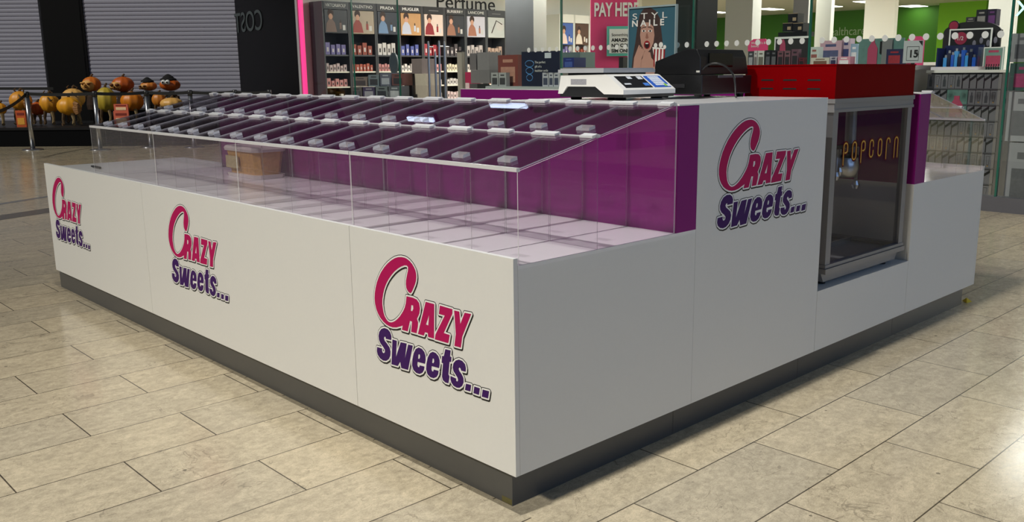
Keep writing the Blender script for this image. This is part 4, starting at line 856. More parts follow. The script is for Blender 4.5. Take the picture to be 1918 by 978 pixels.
def disc(cx, cy_, rx, ry, l, m_, name): flat([(cx+rx*math.cos(k*math.pi/8), cy_+ry*math.sin(k*math.pi/8)) for k in range(16)], l, m_, name, r)
for ex, sg in ((1206, 1), (1218, -1)):
    disc(ex, 58, 3.6, 2.2, 0.0016, LET, 'eye_print'); disc(ex, 58, 1.7, 2.0, 0.0020, PDK, 'eye_print')
    flat([(ex+sg*p, q) for p, q in ((-5, 53.5), (-1, 50.5), (4.5, 49.8), (4.5, 51.4), (-1, 52.2), (-4.5, 54.4))], 0.0016, PHR, 'brow_print', r)
flat([(1211,62),(1213,62),(1215,71),(1212,73),(1209,71)], 0.0016, mat('print_skin_shade', (150, 104, 90), 0.5), 'nose_print', r)
disc(1212, 84, 6, 8, 0.0016, PRD, 'mouth_print'); disc(1212, 85, 4, 5.6, 0.0020, PDK, 'mouth_print'); flat([(1209,80.5),(1215,80.5),(1214,82.5),(1210,82.5)], 0.0024, LET, 'teeth_print', r)
for i in range(4): flat([(1186+i*3, 128), (1188+i*3, 108-i*4), (1197+i*3, 84+i*3), (1199+i*3, 86+i*3), (1193+i*3, 110), (1191+i*3, 130)], 0.0020+i*0.0004, PSK, 'finger_print', r)
flat([(1222,88),(1246,90),(1242,126),(1228,124)], 0.0016, LET, 'popcorn_box_print', r)
for x in (1225, 1231, 1237, 1243): flat([(x, 92), (x+3, 92), (x+1, 125), (x-1, 125)], 0.0020, PRD, 'stripe_print', r)
obj('popcorn_print', MB().add([], []).prism([(pz(1223+6*math.cos(k*.7)+k*1.6, 86+4*math.sin(k*.7))) for k in range(14)][:3], 'x', XP+0.2485, XP+0.249).ell((XP+0.2488, pz(1228, 85)[0], pz(1228, 85)[1]), 0.0008, 0.03, 0.03).ell((XP+0.2488, pz(1238, 84)[0], pz(1238, 84)[1]), 0.0008, 0.035, 0.035).ell((XP+0.2488, pz(1245, 88)[0], pz(1245, 88)[1]), 0.0008, 0.025, 0.025), LET, r)
p = on(1185, 37, 0, XP+0.245); q = on(1250, 33, 0, XP+0.245)
text('title_line', 'S T Y L', 0.11, (XP+0.244, p.y, p.z), (0, -1, 0), (0, 0, 1), LET, r, width=p.y-q.y, depth=0.0005)
p = on(1184, 50, 0, XP+0.245); q = on(1244, 46, 0, XP+0.245)
text('title_line', 'N A I L E', 0.11, (XP+0.244, p.y, p.z), (0, -1, 0), (0, 0, 1), LET, r, width=p.y-q.y, depth=0.0005, bold=0.003)

# ------------------------------------------------------------------ displays just behind the glass
def F(px0, py0, px1, py1, x):
    a = on(px0, (py0+py1)/2, 0, x); c = on(px1, (py0+py1)/2, 0, x); t = on((px0+px1)/2, py0, 0, x); bt = on((px0+px1)/2, py1, 0, x)
    return c.y, a.y, bt.z, t.z          # y0, y1, z0, z1
def shopbox(name, label, cat, px0, py0, px1, py1, x, dep, c, group=None, print_=None, floor=None, edge=None):
    y0, y1, z0, z1 = F(px0, py0, px1, py1, x)
    if floor is not None: z0 = floor
    w, h = y1-y0, z1-z0
    m = MB().box(x, x+dep, y0, y1, z0, z1, 0)
    ms = [mat('pack_%d_%d_%d' % c, c, 0.4, var=0.08, scale=14)]
    if print_:
        ms.append(mat('packprint_%d_%d_%d' % print_, print_, 0.45, var=0.25, scale=30))
        m.box(x-0.001, x, y0+w*0.14, y1-w*0.14, z0+h*0.12, z0+h*0.62, 1).box(x-0.001, x, y0+w*0.25, y1-w*0.25, z0+h*0.76, z0+h*0.86, 1)
    if edge:
        ms.append(mat('packedge_%d_%d_%d' % edge, edge, 0.45)); k = len(ms)-1; e = min(0.012, w*0.12)
        m.box(x-0.002, x, y0, y0+e, z0, z1, k).box(x-0.002, x, y1-e, y1, z0, z1, k).box(x-0.002, x, y0+e, y1-e, z1-e, z1, k)
    return tag(obj(name, m, ms, base=(x+dep/2, (y0+y1)/2, z0)), label, cat, group)
def table(label, px0, px1, pytop, x, dep, c=(120, 116, 112)):
    y0, y1, z0, z1 = F(px0, pytop, px1, pytop+6, x); 
    r = thing('display_table', label, 'display table', (x+dep/2, (y0+y1)/2, 0))
    mm = mat('table_%d_%d_%d' % c, c, 0.5)
    obj('table_top', MB().box(x-0.03, x+dep, y0, y1, z1-0.05, z1), mm, r); obj('table_body', MB().box(x, x+dep-0.03, y0+0.03, y1-0.03, 0, z1-0.05), mm, r)
    return z1
# gift boxes at the left
zt = table('dark display table of gift boxes under the perfume bays', 655, 752, 184, 8.1, 0.38, (44, 44, 48))
tab = [(658,163,678,184,(96,92,92),(60,60,64)),(680,163,702,184,(70,62,92),(160,158,168)),(704,162,726,184,(110,118,122),(46,48,56)),(728,161,750,184,(92,96,104),(178,180,186)),(662,144,688,162,(132,118,110),(74,70,70)),(690,140,710,162,(116,128,134),(60,62,66)),(712,137,732,161,(98,100,116),(176,178,188)),(734,138,756,160,(110,72,70),(54,50,54))]
for k, (a, b_, c_, d_, c0, c1_) in enumerate(tab):
    shopbox('gift_set', '%s gift set box on the dark table, %s in the %s row' % (('grey brown', 'violet', 'blue grey', 'grey', 'beige', 'pale teal', 'slate', 'reddish')[k], ('first', 'second', 'third', 'fourth')[k % 4], 'lower' if k < 4 else 'upper'), 'gift box', a, b_, c_, d_, 8.12+(0.0 if k < 4 else 0.12), 0.2, c0, 'gift sets on the dark table', c1_, floor=zt if k < 4 else F(a, b_, c_, d_, 8.24)[2])
y0, y1, z0, z1 = F(729, 98, 745, 140, 8.45)
r = thing('table_mirror', 'oval grey framed mirror standing behind the gift sets', 'mirror', (8.45, (y0+y1)/2, zt))
ov = [(((y0+y1)/2)+(y1-y0)/2*math.cos(k*math.pi/14), (z0+z1)/2+(z1-z0)/2*math.sin(k*math.pi/14)) for k in range(28)]
obj('mirror_frame', MB().prism(ov, 'x', 8.45, 8.47), mat('mirror_rim', (96, 102, 104), 0.4), r)
obj('mirror_glass', MB().prism([((y0+y1)/2+(p[0]-(y0+y1)/2)*0.86, (z0+z1)/2+(p[1]-(z0+z1)/2)*0.9) for p in ov], 'x', 8.445, 8.45), mat('mirror_face', (150, 158, 160), 0.08, 0.9), r)
obj('stem', MB().tube([(8.46, (y0+y1)/2, zt), (8.46, (y0+y1)/2, z0+0.02)], 0.015), DARK, r)
# beige stacked cartons
for k, (a, b_, c_, d_, c0, lb) in enumerate([(775,160,800,186,(186,176,162),'beige carton at the bottom of the stack by the glass door'),(777,138,798,160,(196,188,172),'pale beige carton in the middle of the stack'),(771,110,790,138,(128,118,116),'grey brown carton on top of the stack by the door'),(757,136,771,160,(104,104,106),'dark grey carton beside the beige stack')]):
    shopbox('carton', lb, 'carton', a, b_, c_, d_, 8.5, 0.3, c0, 'cartons stacked by the glass door', None, floor=0.0 if k in (0, 3) else None)
# steel rail stands of the doorway
for k, (px, py) in enumerate(((802, 77), (822, 76), (832, 77), (815, 96))):
    p = on(px, py, 0, 8.05); 
    r = thing('security_rail', ['tall steel rail, leftmost in the shop doorway', 'tall steel rail, middle of the doorway group', 'tall steel rail, rightmost in the doorway group', 'shorter steel rail between the tall doorway rails'][k], 'rail', (p.x, p.y, 0), 0, 'steel rails in the doorway')
    obj('upright', MB().tube([(p.x, p.y, 0.01), (p.x, p.y, p.z-0.05), (p.x, p.y, p.z)], [0.02, 0.02, 0.012], 10), CHROME, r)
    obj('base_plate', MB().lathe([(0.045, 0), (0.045, 0.012), (0.02, 0.02)], 16, (p.x, p.y, 0)), CHROME, r)
    obj('crossbar', MB().tube([(p.x, p.y, p.z*0.95), (p.x+0.1, p.y, p.z*0.95)], 0.012, 8), CHROME, r)
y0, y1, z0, z1 = F(857, 97, 866, 186, 8.0)
r = thing('door_post', 'broad pale metal post right of the doorway rails', 'post', (8.0, (y0+y1)/2, 0)); obj('upright', MB().box(8.0, 8.06, y0, y1, 0, z1), mat('post_pale', (176, 172, 160), 0.4, 0.3), r); obj('cap', MB().box(7.99, 8.07, y0-0.01, y1+0.01, z1, z1+0.02), DARK, r)
for k, (a, b_, c_, d_, c0, lb) in enumerate([(882,131,917,156,(112,112,114),'large grey carton behind the doorway post'),(880,100,892,131,(106,104,106),'tall narrow grey carton standing left on the large one'),(894,98,916,131,(126,126,128),'tall wide grey carton standing right on the large one'),(880,157,894,168,(70,72,74),'small dark carton under the large grey carton')]):
    shopbox('carton', lb, 'carton', a, b_, c_, d_, 9.2, 0.3, c0, 'grey cartons behind the purple panel', None, floor=0.0 if k == 3 else None)
shopbox('promo_box', 'raspberry promotional box at the doorway shelf', 'box', 863, 135, 884, 150, 9.4, 0.2, (176, 34, 82), None, (226, 200, 206), floor=0.0)
# hair colour stand and navy board
zt = table('low white display ledge behind the purple panel', 912, 1052, 162, 8.15, 0.5, (176, 182, 184))
shopbox('hair_colour_stand', 'red brown hair colour display stand', 'display stand', 933, 103, 970, 158, 8.35, 0.15, (128, 66, 58), None, (190, 140, 120), floor=zt)
for k, (a, c_) in enumerate(((920, 933), (934, 948))):
    shopbox('product_carton', ('left' if k == 0 else 'right')+' of two grey cartons below the hair colour stand', 'carton', a, 136, c_, 160, 8.2, 0.08, (170, 172, 172), 'two grey cartons', (66, 66, 68), floor=zt)
y0, y1, z0, z1 = F(977, 96, 1048, 160, 8.3)
r = thing('toothbrush_board', 'navy advertising board with blue swirl and white print', 'display board', (8.3, (y0+y1)/2, zt))
obj('board', MB().box(8.3, 8.33, y0, y1, zt, z1), mat('navy_board', (22, 28, 52), 0.4, var=0.3, scale=4), r)
m = MB(); yc = y1-(y1-y0)*0.22; H = z1-zt
for q in range(3): m.tube([(8.297, yc+0.07*math.cos(t*0.5)*(1+0.2*q), zt+H*(0.25+0.2*q)+0.05*math.sin(t*0.5)) for t in range(13)], 0.006, 5, 0)
m.box(8.298, 8.3, y0+0.18, y0+0.32, zt+H*0.80, zt+H*0.95, 1)
obj('blue_swirl', m, [mat('swirl_blue', (86, 150, 214), 0.4), mat('logo_pill', (206, 214, 224), 0.5)], r)
for s_, f_ in (('The perfect', 0.66), ('gift of a', 0.54), ('healthier smile', 0.42)):
    text('print_line', s_, 0.05, (8.297, y1-(y1-y0)*0.36, zt+H*f_), (0, -1, 0), (0, 0, 1), LET, r, depth=0.0005)
for k, (a, c_) in enumerate(((1016, 1027), (1028, 1036), (1037, 1047))):
    shopbox('toothbrush_pack', ('left', 'middle', 'right')[k]+' of three white toothbrush packs before the navy board', 'pack', a, 136, c_, 159, 8.2, 0.06, (190, 192, 200), 'toothbrush packs', (70, 76, 96), floor=zt)
shopbox('blue_carton', 'royal blue carton on the teal counter left of the pink panel', 'carton', 1055, 108, 1075, 128, 9.8, 0.3, (28, 44, 110), None, (60, 84, 150))
shopbox('teal_counter', 'grey teal counter block left of the pink panel', 'counter', 1048, 98, 1086, 190, 10.2, 0.4, (112, 136, 136), None, None, floor=0.0)
y0, y1, z0, z1 = F(1048, 128, 1084, 134, 9.75); tag(obj('counter_shelf', MB().box(9.7, 10.18, y0, y1, 0, z1).box(9.68, 10.18, y0-0.01, y1+0.01, z1, z1+0.015), mat('table_120_116_112', (120, 116, 112)), base=(9.9, (y0+y1)/2, 0)), 'low grey counter carrying the royal blue carton', 'counter')
shopbox('card_terminal', 'black card terminal stand below the offer notice', 'terminal', 1159, 107, 1167, 150, 11.0, 0.15, (14, 14, 15), None, (40, 40, 44), floor=0.0)

# ------------------------------------------------------------------ displays on the right, above the red machine
zt = table('long pale display counter behind the glass above the red machine', 1396, 1706, 124, 8.35, 0.7, (188, 184, 180))
ZL = zt
def onled(*a, **k): k.setdefault('floor', ZL); return shopbox(*a, **k)
y0, y1, z0, z1 = F(1401, 73, 1438, 96, 8.75)
r = thing('category_sign', 'pink tab sign with white print above the shaver boxes', 'sign', (8.75, (y0+y1)/2, ZL))
obj('tab', MB().prism([(y0, z0), (y1, z0), (y1, z0+(z1-z0)*0.6), (y1-0.03, z1-0.03), (y1-0.08, z1), (y0+0.04, z1), (y0, z1-0.04)], 'x', 8.75, 8.765), PINK, r)
text('print_line', "Women's &", 0.045, (8.747, y1-0.05, z0+(z1-z0)*0.58), (0, -1, 0), (0, 0, 1), LET, r, depth=0.0005); text('print_line', 'beauty', 0.045, (8.747, y1-0.05, z0+(z1-z0)*0.34), (0, -1, 0), (0, 0, 1), LET, r, depth=0.0005)
obj('sign_stem', MB().box(8.755, 8.765, (y0+y1)/2-0.01, (y0+y1)/2+0.01, ZL, z0), DARK, r)
for k, (a, b_, c_, c0, c1_, lb) in enumerate([(1401,96,1411,(64,66,70),(160,160,164),'dark rounded pack, leftmost on the pale counter'),(1412,95,1418,(196,190,190),(120,110,110),'pale thin pack beside the dark rounded pack'),(1419,95,1431,(206,206,200),(110,106,96),'white framed pack with silver tool'),(1433,94,1443,(30,30,34),(90,90,96),'black pack, left of a pair'),(1444,94,1454,(26,26,30),(96,96,100),'black pack, right of a pair'),(1456,95,1467,(112,76,84),(40,34,38),'mauve pack, first of three'),(1469,95,1480,(120,84,92),(40,34,38),'mauve pack, second of three'),(1482,92,1495,(104,72,84),(40,34,38),'mauve pack, third and widest of three'),(1496,108,1506,(96,30,40),(30,20,22),'short dark red pack by the glass edge')]):
    onled('boxed_gadget', lb+' above red machine', 'pack', a, b_, c_, 124, 8.4, 0.07, c0, None, c1_)
y0, y1, z0, z1 = F(1453, 70, 1514, 96, 8.8)
r = thing('framed_display', 'white framed dark display with pink tower print', 'display board', (8.8, (y0+y1)/2, ZL))
obj('board', MB().box(8.8, 8.84, y0, y1, ZL, z1), mat('display_dark', (46, 44, 44), 0.4), r)
obj('white_frame', MB().box(8.785, 8.8, y0-0.01, y1+0.01, z1-0.015, z1+0.01).box(8.785, 8.8, y1-0.005, y1+0.01, ZL, z1-0.015), LET, r)
obj('pink_print', MB().prism([(y1-0.16, z0-0.1), (y1-0.05, z0-0.1), (y1-0.07, z0+0.1), (y1-0.09, z1-0.02), (y1-0.12, z1-0.02), (y1-0.14, z0+0.1)], 'x', 8.795, 8.7995), mat('dusty_pink', (170, 66, 96), 0.5), r)
zb = z1+0.011
for k, (a, b_, c_, d_) in enumerate(((1466, 43, 1484, 59), (1485, 43, 1504, 59), (1476, 25, 1494, 42))):
    yy0, yy1, zz0, zz1 = F(a, b_, c_, d_, 8.8)
    r = thing('product_carton', ('black carton at the lower left of the three box pyramid', 'black carton at the lower right of the three box pyramid', 'black carton on top of the three box pyramid')[k], 'carton', (8.86, (yy0+yy1)/2, zz0), 0, 'black cartons in a pyramid')
    obj('carton_body', MB().box(8.8, 8.95, yy0, yy1, zz0, zz1), mat('carton_black', (22, 22, 24), 0.35), r)
    obj('front_print', MB().box(8.798, 8.7995, yy0+0.02, yy0+0.07, zz0+0.02, zz0+0.06).box(8.797, 8.7995, yy0, yy1, zz1-0.006, zz1), mat('print_tan', (168, 146, 116), 0.5), r)
yy0, yy1, zz0, zz1 = F(1458, 60, 1512, 67, 8.8); tag(obj('carton_tray', MB().box(8.795, 8.97, yy0, yy1, zb, zz1).box(8.793, 8.795, yy0, yy1, zz1-0.012, zz1), BLACK, base=(8.88, (yy0+yy1)/2, zb)), 'black tray under the pyramid of cartons', 'tray')
for (a, b_, c_, d_, c0, c1_, lb, x) in [(1517,88,1532,124,(196,206,200),(150,90,84),'pale green framed leaflet box right of the glass edge',8.5),(1536,76,1576,106,(196,160,172),(80,84,120),'pink and blue baby gift pack',8.8),(1519,108,1553,124,(206,200,186),(120,86,70),'cream box with brown print in front of the gift packs',8.38),(1554,106,1567,124,(190,182,196),(60,60,96),'pale lilac box with dark dots',8.4),(1569,106,1592,124,(214,150,168),(240,236,238),'pink box with white label at the front',8.4),(1577,72,1592,104,(190,170,184),(54,60,110),'white pack with dark blue bottles',8.85),(1593,82,1606,110,(150,176,200),(228,228,232),'light blue upright pack by the teal board',8.75)]:
    onled('gift_pack', lb, 'gift pack', a, b_, c_, d_, x, 0.12, c0, None, c1_)
y0, y1, z0, z1 = F(1608, 72, 1692, 118, 8.7)
r = thing('bath_display', 'teal wood effect display board with pink bottle sign', 'display board', (8.7, (y0+y1)/2, ZL))
obj('board', MB().box(8.7, 8.73, y0, y1, ZL, z1), mat('teal_wood', (92, 128, 122), 0.5, var=0.25, scale=18), r)
py_ = y1-0.18
obj('pink_bottle', MB().prism([(py_-0.06, ZL+0.02), (py_+0.06, ZL+0.02), (py_+0.06, ZL+0.2), (py_+0.02, ZL+0.27), (py_+0.02, ZL+0.31), (py_-0.02, ZL+0.31), (py_-0.02, ZL+0.27), (py_-0.06, ZL+0.2)], 'x', 8.69, 8.6995), mat('dusty_pink', (170, 66, 96), 0.5), r)
obj('black_tag', MB().box(8.685, 8.695, py_-0.17, py_-0.09, ZL+0.14, ZL+0.28), BLACK, r)
obj('grey_tray', MB().box(8.66, 8.6995, y0+0.12, y0+0.24, ZL+0.02, ZL+0.3), mat('pack_grey_', (120, 122, 122), 0.5), r)
onled('pencil_box', 'navy carton of red pencils beside the price card', 'carton', 1660, 92, 1690, 120, 8.5, 0.1, (34, 36, 70), None, (150, 40, 50))
y0, y1, z0, z1 = F(1692, 76, 1728, 118, 8.2)
r = thing('price_card', 'large pale grey price card reading 15', 'price card', (8.2, (y0+y1)/2, 0))
obj('card', MB().box(8.2, 8.212, y0, y1, z0, z1), mat('price_card_grey', (186, 190, 194), 0.5), r)
w = y1-y0; h = z1-z0; e = 0.004
obj('printed_frame', MB().box(8.198, 8.1995, y0+w*.18, y0+w*.18+e, z0+h*.12, z0+h*.72).box(8.198, 8.1995, y1-w*.18-e, y1-w*.18, z0+h*.12, z0+h*.72).box(8.198, 8.1995, y0+w*.18, y1-w*.18, z0+h*.72, z0+h*.72+e).box(8.198, 8.1995, y0+w*.18, y1-w*.18, z0+h*.12-e, z0+h*.12).prism([(y0+0.005, z1-0.005), (y0+0.05, z1-0.005), (y0+0.005, z1-0.06)], 'x', 8.197, 8.1995), BLACKM, r)
text('figures', '15', 0.11, (8.197, y1-w*.28, z0+h*.26), (0, -1, 0), (0, 0, 1), BLACKM, r, depth=0.0005, bold=0.003)
text('small_print', '%', 0.05, (8.197, y0+w*.34, z0+h*.36), (0, -1, 0), (0, 0, 1), BLACKM, r, depth=0.0005)
obj('card_stand', MB().box(8.213, 8.225, (y0+y1)/2-0.02, (y0+y1)/2+0.02, 0.16, z0+0.05).box(8.13, 8.3, (y0+y1)/2-0.1, (y0+y1)/2+0.1, 0.0, 0.16), DARK, r)
y0, y1, z0, z1 = F(1700, 68, 1732, 82, 8.9)
tag(obj('category_sign', MB().prism([(y0, ZL), (y1, ZL), (y1, z1-0.03), (y1-0.05, z1), (y0+0.05, z1), (y0, z1-0.03)], 'x', 8.9, 8.91), PINK, base=(8.9, (y0+y1)/2, ZL)), 'pink rounded sign peeping above the price card', 'sign')

# -- grey gift box wall with the fragrance counter above it
GX = 8.55; GY0, GY1, _, GZ = F(1738, 131, 1872, 140, GX)
gw = thing('gift_wall_unit', 'white shelving unit faced with grey gift boxes', 'shop shelving', (GX+0.3, (GY0+GY1)/2, 0))
obj('carcass', MB().box(GX+0.1, GX+0.7, GY0, GY1, 0, GZ-0.03), mat('unit_grey', (70, 70, 76), 0.5), gw); obj('unit_top', MB().box(GX-0.02, GX+0.7, GY0-0.01, GY1+0.01, GZ-0.03, GZ), mat('unit_top_white', (226, 224, 220), 0.4), gw)
NC, NR = 10, 8; cw = (GY1-GY0)/NC; rh = (GZ-0.04)/NR
for k in range(NR): obj('shelf', MB().box(GX-0.005, GX+0.1, GY0, GY1, GZ-0.04-(k+1)*rh, GZ-0.04-(k+1)*rh+0.012), mat('unit_grey', (70, 70, 76)), gw)
GB0 = mat('gift_box_grey', (108, 107, 114), 0.45); GB1 = mat('gift_box_dark_print', (56, 58, 64), 0.45); GB2 = mat('ribbon_black', (14, 14, 16), 0.4); GB3 = mat('gift_box_gold', (150, 118, 70), 0.4)
def gift(variant):
    w = cw*0.94; h = rh-0.016; m = MB().box(0, 0.09, -w/2, w/2, 0, h, 0)
    if variant == 0:
        m.prism([(-w*.22, h*.12), (w*.22, h*.12), (w*.22, h*.55), (w*.1, h*.66), (w*.1, h*.84), (-w*.1, h*.84), (-w*.1, h*.66), (-w*.22, h*.55)], 'x', -0.0015, 0, 1)
    elif variant == 1:
        m.prism([(-w*.28, h*.85), (w*.28, h*.85), (w*.14, h*.22), (-w*.14, h*.22)], 'x', -0.0012, 0, 2).prism([(-w*.23, h*.82), (w*.23, h*.82), (w*.11, h*.25), (-w*.11, h*.25)], 'x', -0.0015, -0.0012, 0).box(-0.0015, 0, -w*.1, w*.1, h*.1, h*.2, 3)
    else:
        m.prism([(-w*.5, h*1.0), (-w*.5, h*.80), (w*.5, h*.46), (w*.5, h*.66)], 'x', -0.0015, 0, 2).box(-0.0015, 0, w*.40, w*.5, 0, h*.7, 2)
    return m
src = {}
for rI in range(NR):
    for cI in range(NC):
        v = (cI % 2) if ((cI < 5) == (rI % 2 == 0)) else 2
        if rI in (1, 2) and cI in (3, 4, 5): continue
        y = GY1-(cI+0.5)*cw; z = GZ-0.04-(rI+1)*rh+0.0125
        if v not in src: o_ = src[v] = obj('gift_box', gift(v), [GB0, GB1, GB2, GB3], local=True)
        else: o_ = src[v].copy(); COL.objects.link(o_)
        o_.location = (GX+0.004, y, z)
        tag(o_, 'grey gift box with %s, %s row of the gift wall' % (('bottle silhouette', 'flask outline', 'diagonal black ribbon')[v], ('first', 'second', 'third', 'fourth', 'fifth', 'sixth', 'seventh', 'eighth')[rI]), 'gift box', 'gift boxes %s row %d' % (('bottle', 'flask', 'ribbon')[v], rI+1))
y = GY1-4.5*cw; z1 = GZ-0.04-1*rh; z0 = GZ-0.04-3*rh+0.013
r = thing('offer_placard', 'teal placard with pink bottle in the grey gift box wall', 'placard', (GX, y, z0))
obj('board', MB().box(GX, GX+0.05, y-1.45*cw, y+1.45*cw, z0, z1), mat('teal_wood', (92, 128, 122)), r); obj('pink_bottle', MB().prism([(y-0.07, z0+0.03), (y+0.07, z0+0.03), (y+0.07, z0+0.16), (y+0.03, z0+0.22), (y+0.03, z0+0.26), (y-0.03, z0+0.26), (y-0.03, z0+0.22), (y-0.07, z0+0.16)], 'x', GX-0.006, GX), mat('dusty_pink', (170, 66, 96)), r)
# fragrance tester tray
y0, y1, z0, z1 = F(1750, 84, 1838, 128, GX+0.12)
r = thing('fragrance_tester', 'deep blue lit fragrance tester case on the gift wall', 'display case', (GX+0.2, (y0+y1)/2, GZ))
obj('case_back', MB().box(GX+0.32, GX+0.36, y0+0.06, y1-0.03, GZ, z1), mat('case_navy', (20, 30, 74), 0.3, var=0.3, scale=5), r)
obj('case_base', MB().box(GX+0.05, GX+0.36, y0, y1, GZ, GZ+0.035), mat('case_white', (214, 206, 214), 0.3), r)
obj('case_side', MB().box(GX+0.1, GX+0.36, y0+0.03, y0+0.045, GZ+0.035, z1-0.03).box(GX+0.1, GX+0.36, y1-0.045, y1-0.03, GZ+0.035, z1-0.03), mat('case_navy', (20, 30, 74)), r)
for k in range(9):
    yy = y0+0.1+k*(y1-y0-0.2)/8; hgt = (0.10, 0.16, 0.12, 0.18, 0.11, 0.17, 0.13, 0.15, 0.1)[k]; cc = ((40, 90, 190), (24, 30, 60), (70, 150, 220))[k % 3]
    r_ = thing('fragrance_bottle', '%s fragrance bottle in the deep blue case, number %s from its right end' % (('blue', 'navy', 'sky blue')[k % 3], ('one', 'two', 'three', 'four', 'five', 'six', 'seven', 'eight', 'nine')[k]), 'bottle', (GX+0.2, yy, GZ+0.035), 0, 'bottles in the blue case')
    obj('bottle_body', MB().box(GX+0.18, GX+0.22, yy-0.022, yy+0.022, GZ+0.035, GZ+0.035+hgt), mat('bottle_%d_%d_%d' % cc, cc, 0.15), r_); obj('cap', MB().box(GX+0.19, GX+0.21, yy-0.012, yy+0.012, GZ+0.035+hgt, GZ+0.065+hgt), CHROME, r_)
y0, y1, z0, z1 = F(1778, 56, 1858, 90, GX+0.45)
r = thing('fragrance_board', 'black sign board with white border and raspberry disc', 'sign', (GX+0.46, (y0+y1)/2, GZ))
obj('board', MB().box(GX+0.45, GX+0.48, y0, y1, GZ, z1), mat('board_black', (20, 18, 20), 0.4), r)
obj('border', MB().box(GX+0.44, GX+0.45, y0, y0+0.015, z0, z1).box(GX+0.44, GX+0.45, y1-0.015, y1, z0, z1).box(GX+0.44, GX+0.45, y0, y1, z1, z1+0.015), LET, r)
dc = (y1-0.13, (z0+z1)/2+0.01); obj('offer_disc', MB().prism([(dc[0]+0.07*math.cos(k*math.pi/10), dc[1]+0.07*math.sin(k*math.pi/10)) for k in range(20)], 'x', GX+0.445, GX+0.4495), mat('raspberry', (150, 30, 64), 0.5), r)
text('figures', '1/2', 0.06, (GX+0.443, dc[0]+0.045, dc[1]-0.02), (0, -1, 0), (0, 0, 1), LET, r, depth=0.0005)
m = MB()
for k in range(4): m.ell((GX+0.448, y1-0.28-k*0.075, z0+0.05+0.03*(k % 2)), 0.002, 0.02, 0.035)
obj('board_print', m, mat('packprint_grey', (120, 116, 130), 0.5), r)
y0, y1, z0, z1 = F(1768, 40, 1876, 60, GX+0.52); yc = (y0+y1)/2
r = thing('arch_header', 'black arched header board with scalloped ends behind the sign board', 'header board', (GX+0.53, yc, GZ))
arc = [(yc+(y1-y0)/2*math.cos(math.pi*k/16), z0+(z1-z0)*math.sin(math.pi*k/16)) for k in range(17)]
obj('arch', MB().prism(arc+[(y0, GZ), (y1, GZ)], 'x', GX+0.52, GX+0.55), mat('arch_black', (18, 17, 18), 0.5), r)
q0, q1, qz0, qz1 = F(1770, 39, 1790, 57, GX+0.40); dc = ((q0+q1)/2, (qz0+qz1)/2); rad = (q1-q0)/2
obj('round_badge', MB().prism([(dc[0]+rad*math.cos(k*math.pi/12), dc[1]+rad*math.sin(k*math.pi/12)) for k in range(24)], 'x', GX+0.50, GX+0.515), mat('board_black', (20, 18, 20)), r)
obj('badge_face', MB().prism([(dc[0]+rad*.82*math.cos(k*math.pi/12), dc[1]+rad*.82*math.sin(k*math.pi/12)) for k in range(24)], 'x', GX+0.495, GX+0.4995).box(GX+0.493, GX+0.495, dc[0]-rad*.5, dc[0]+rad*.5, dc[1]-0.006, dc[1]+0.006), mat('raspberry', (150, 30, 64)), r)
for k, (a, b_, c_, d_, c0, c1_, lb) in enumerate([(1828,18,1848,50,(28,28,34),(150,144,140),'tall black carton with pale panel on the arched header'),(1849,17,1866,48,(40,30,52),(110,60,120),'dark purple carton beside the tall black one'),(1809,32,1826,52,(60,58,60),(170,160,150),'small grey carton left of the tall black carton'),(1826,46,1842,56,(120,40,48),(206,180,160),'small reddish box below the tall black carton')]):
    shopbox('product_carton', lb, 'carton', a, b_, c_, d_, GX+0.6, 0.12, c0, 'cartons above the arched header', c1_)
y0, y1, z0, z1 = F(1806, 52, 1870, 56, GX+0.6); tag(obj('carton_shelf', MB().box(GX+0.56, GX+0.75, y0, y1, z0-0.02, z0).box(GX+0.6, GX+0.7, y0+0.1, y1-0.1, GZ-0.01, z0-0.02), BLACK, base=(GX+0.65, (y0+y1)/2, GZ)), 'black shelf carrying the cartons above the arched header', 'shelf')
shopbox('photo_stand', 'white framed teal card with pink bottle at the right of the blue case', 'placard', 1842, 88, 1880, 113, GX+0.25, 0.03, (120, 150, 140), None, (176, 66, 96), floor=GZ, edge=(228, 228, 224))
for k in range(6):
    y = F(1846+k*4.5, 124, 1849+k*4.5, 131, GX+0.1); yy = (y[0]+y[1])/2
    r_ = thing('nail_bottle', 'tiny black bottle on the gift wall top, %s of six from the left' % ('first', 'second', 'third', 'fourth', 'fifth', 'sixth')[k], 'bottle', (GX+0.1, yy, GZ), 0, 'tiny black bottles')
    obj('bottle_body', MB().lathe([(0.01, 0), (0.011, 0.03), (0.005, 0.035), (0.005, 0.06), (0.001, 0.061)], 10, (GX+0.1, yy, GZ)), BLACK, r_)
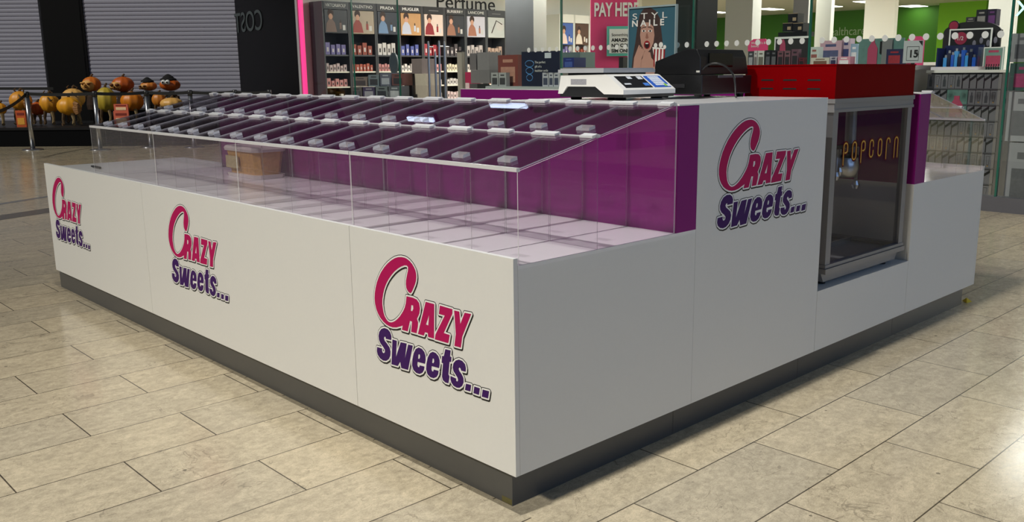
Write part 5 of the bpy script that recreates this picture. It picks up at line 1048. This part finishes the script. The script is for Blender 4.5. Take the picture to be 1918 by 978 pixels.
# shelves between the machine and the gift wall
y0, y1, z0, z1 = F(1712, 120, 1738, 130, 9.15)
r = thing('side_shelf_unit', 'narrow white shelf unit between price card and gift wall', 'shelving', (9.35, (y0+y1)/2, 0))
obj('upright', MB().box(9.45, 9.48, y0-0.02, y1+0.05, 0, 1.5), mat('unit_top_white', (226, 224, 220)), r)
zq = []
for py in (140, 160, 186):
    z = on(1726, py, 0, 9.15).z; zq.append(z); obj('shelf', MB().box(9.13, 9.45, y0-0.02, y1+0.05, z-0.02, z), mat('unit_top_white', (226, 224, 220)), r)
for k, (z, c0, c1_, lb) in enumerate(((zq[0], (176, 160, 90), (40, 40, 44), 'yellow and black pack lying on the top narrow shelf'), (zq[1], (206, 120, 110), (240, 230, 220), 'coral pack on the second narrow shelf'), (zq[2], (70, 44, 60), (150, 60, 90), 'dark plum pack on the third narrow shelf'))):
    m = MB().box(9.17, 9.25, y0+0.03, y1-0.02, z, z+0.07, 0).box(9.169, 9.17, y0+0.07, y1-0.06, z+0.02, z+0.05, 1)
    tag(obj('gift_pack', m, [mat('pack_%d_%d_%d' % c0, c0, 0.4), mat('packprint_%d_%d_%d' % c1_, c1_, 0.45)], base=(9.2, (y0+y1)/2, z)), lb, 'gift pack')
# grey gift box stack beyond the last glass edge
for k, (a, b_, c_, d_, c0, c1_, lb) in enumerate([(1884,268,1960,372,(150,150,154),(96,96,100),'large grey carton at the foot of the right hand stack'),(1886,172,1960,266,(160,160,164),(108,108,112),'large pale grey carton second from the bottom of the right stack'),(1890,118,1960,170,(60,84,80),(150,60,100),'dark green carton in the right hand stack'),(1892,62,1960,116,(140,140,144),(90,90,96),'grey carton on top of the right hand stack')]):
    shopbox('stack_carton', lb, 'carton', a, b_, c_, d_, 8.05, 0.45, c0, 'cartons of the right hand stack', c1_, floor=0.0 if k == 0 else None)
# glowing script standing in for a blue reflection in the far right window
p = on(1902, 26, 0, 8.9)
o_ = text('reflected_script', 'XX', 0.22, (8.9, p.y, p.z-0.02), (0, -1, 0), (0, 0, 1), mat('ice_blue_reflection', (170, 226, 240), 0.4, emit=1.6), base=(8.9, p.y, p.z), depth=0.004); tag(o_, 'ice blue glowing script imitating a reflection high in the right window', 'imitated reflection')
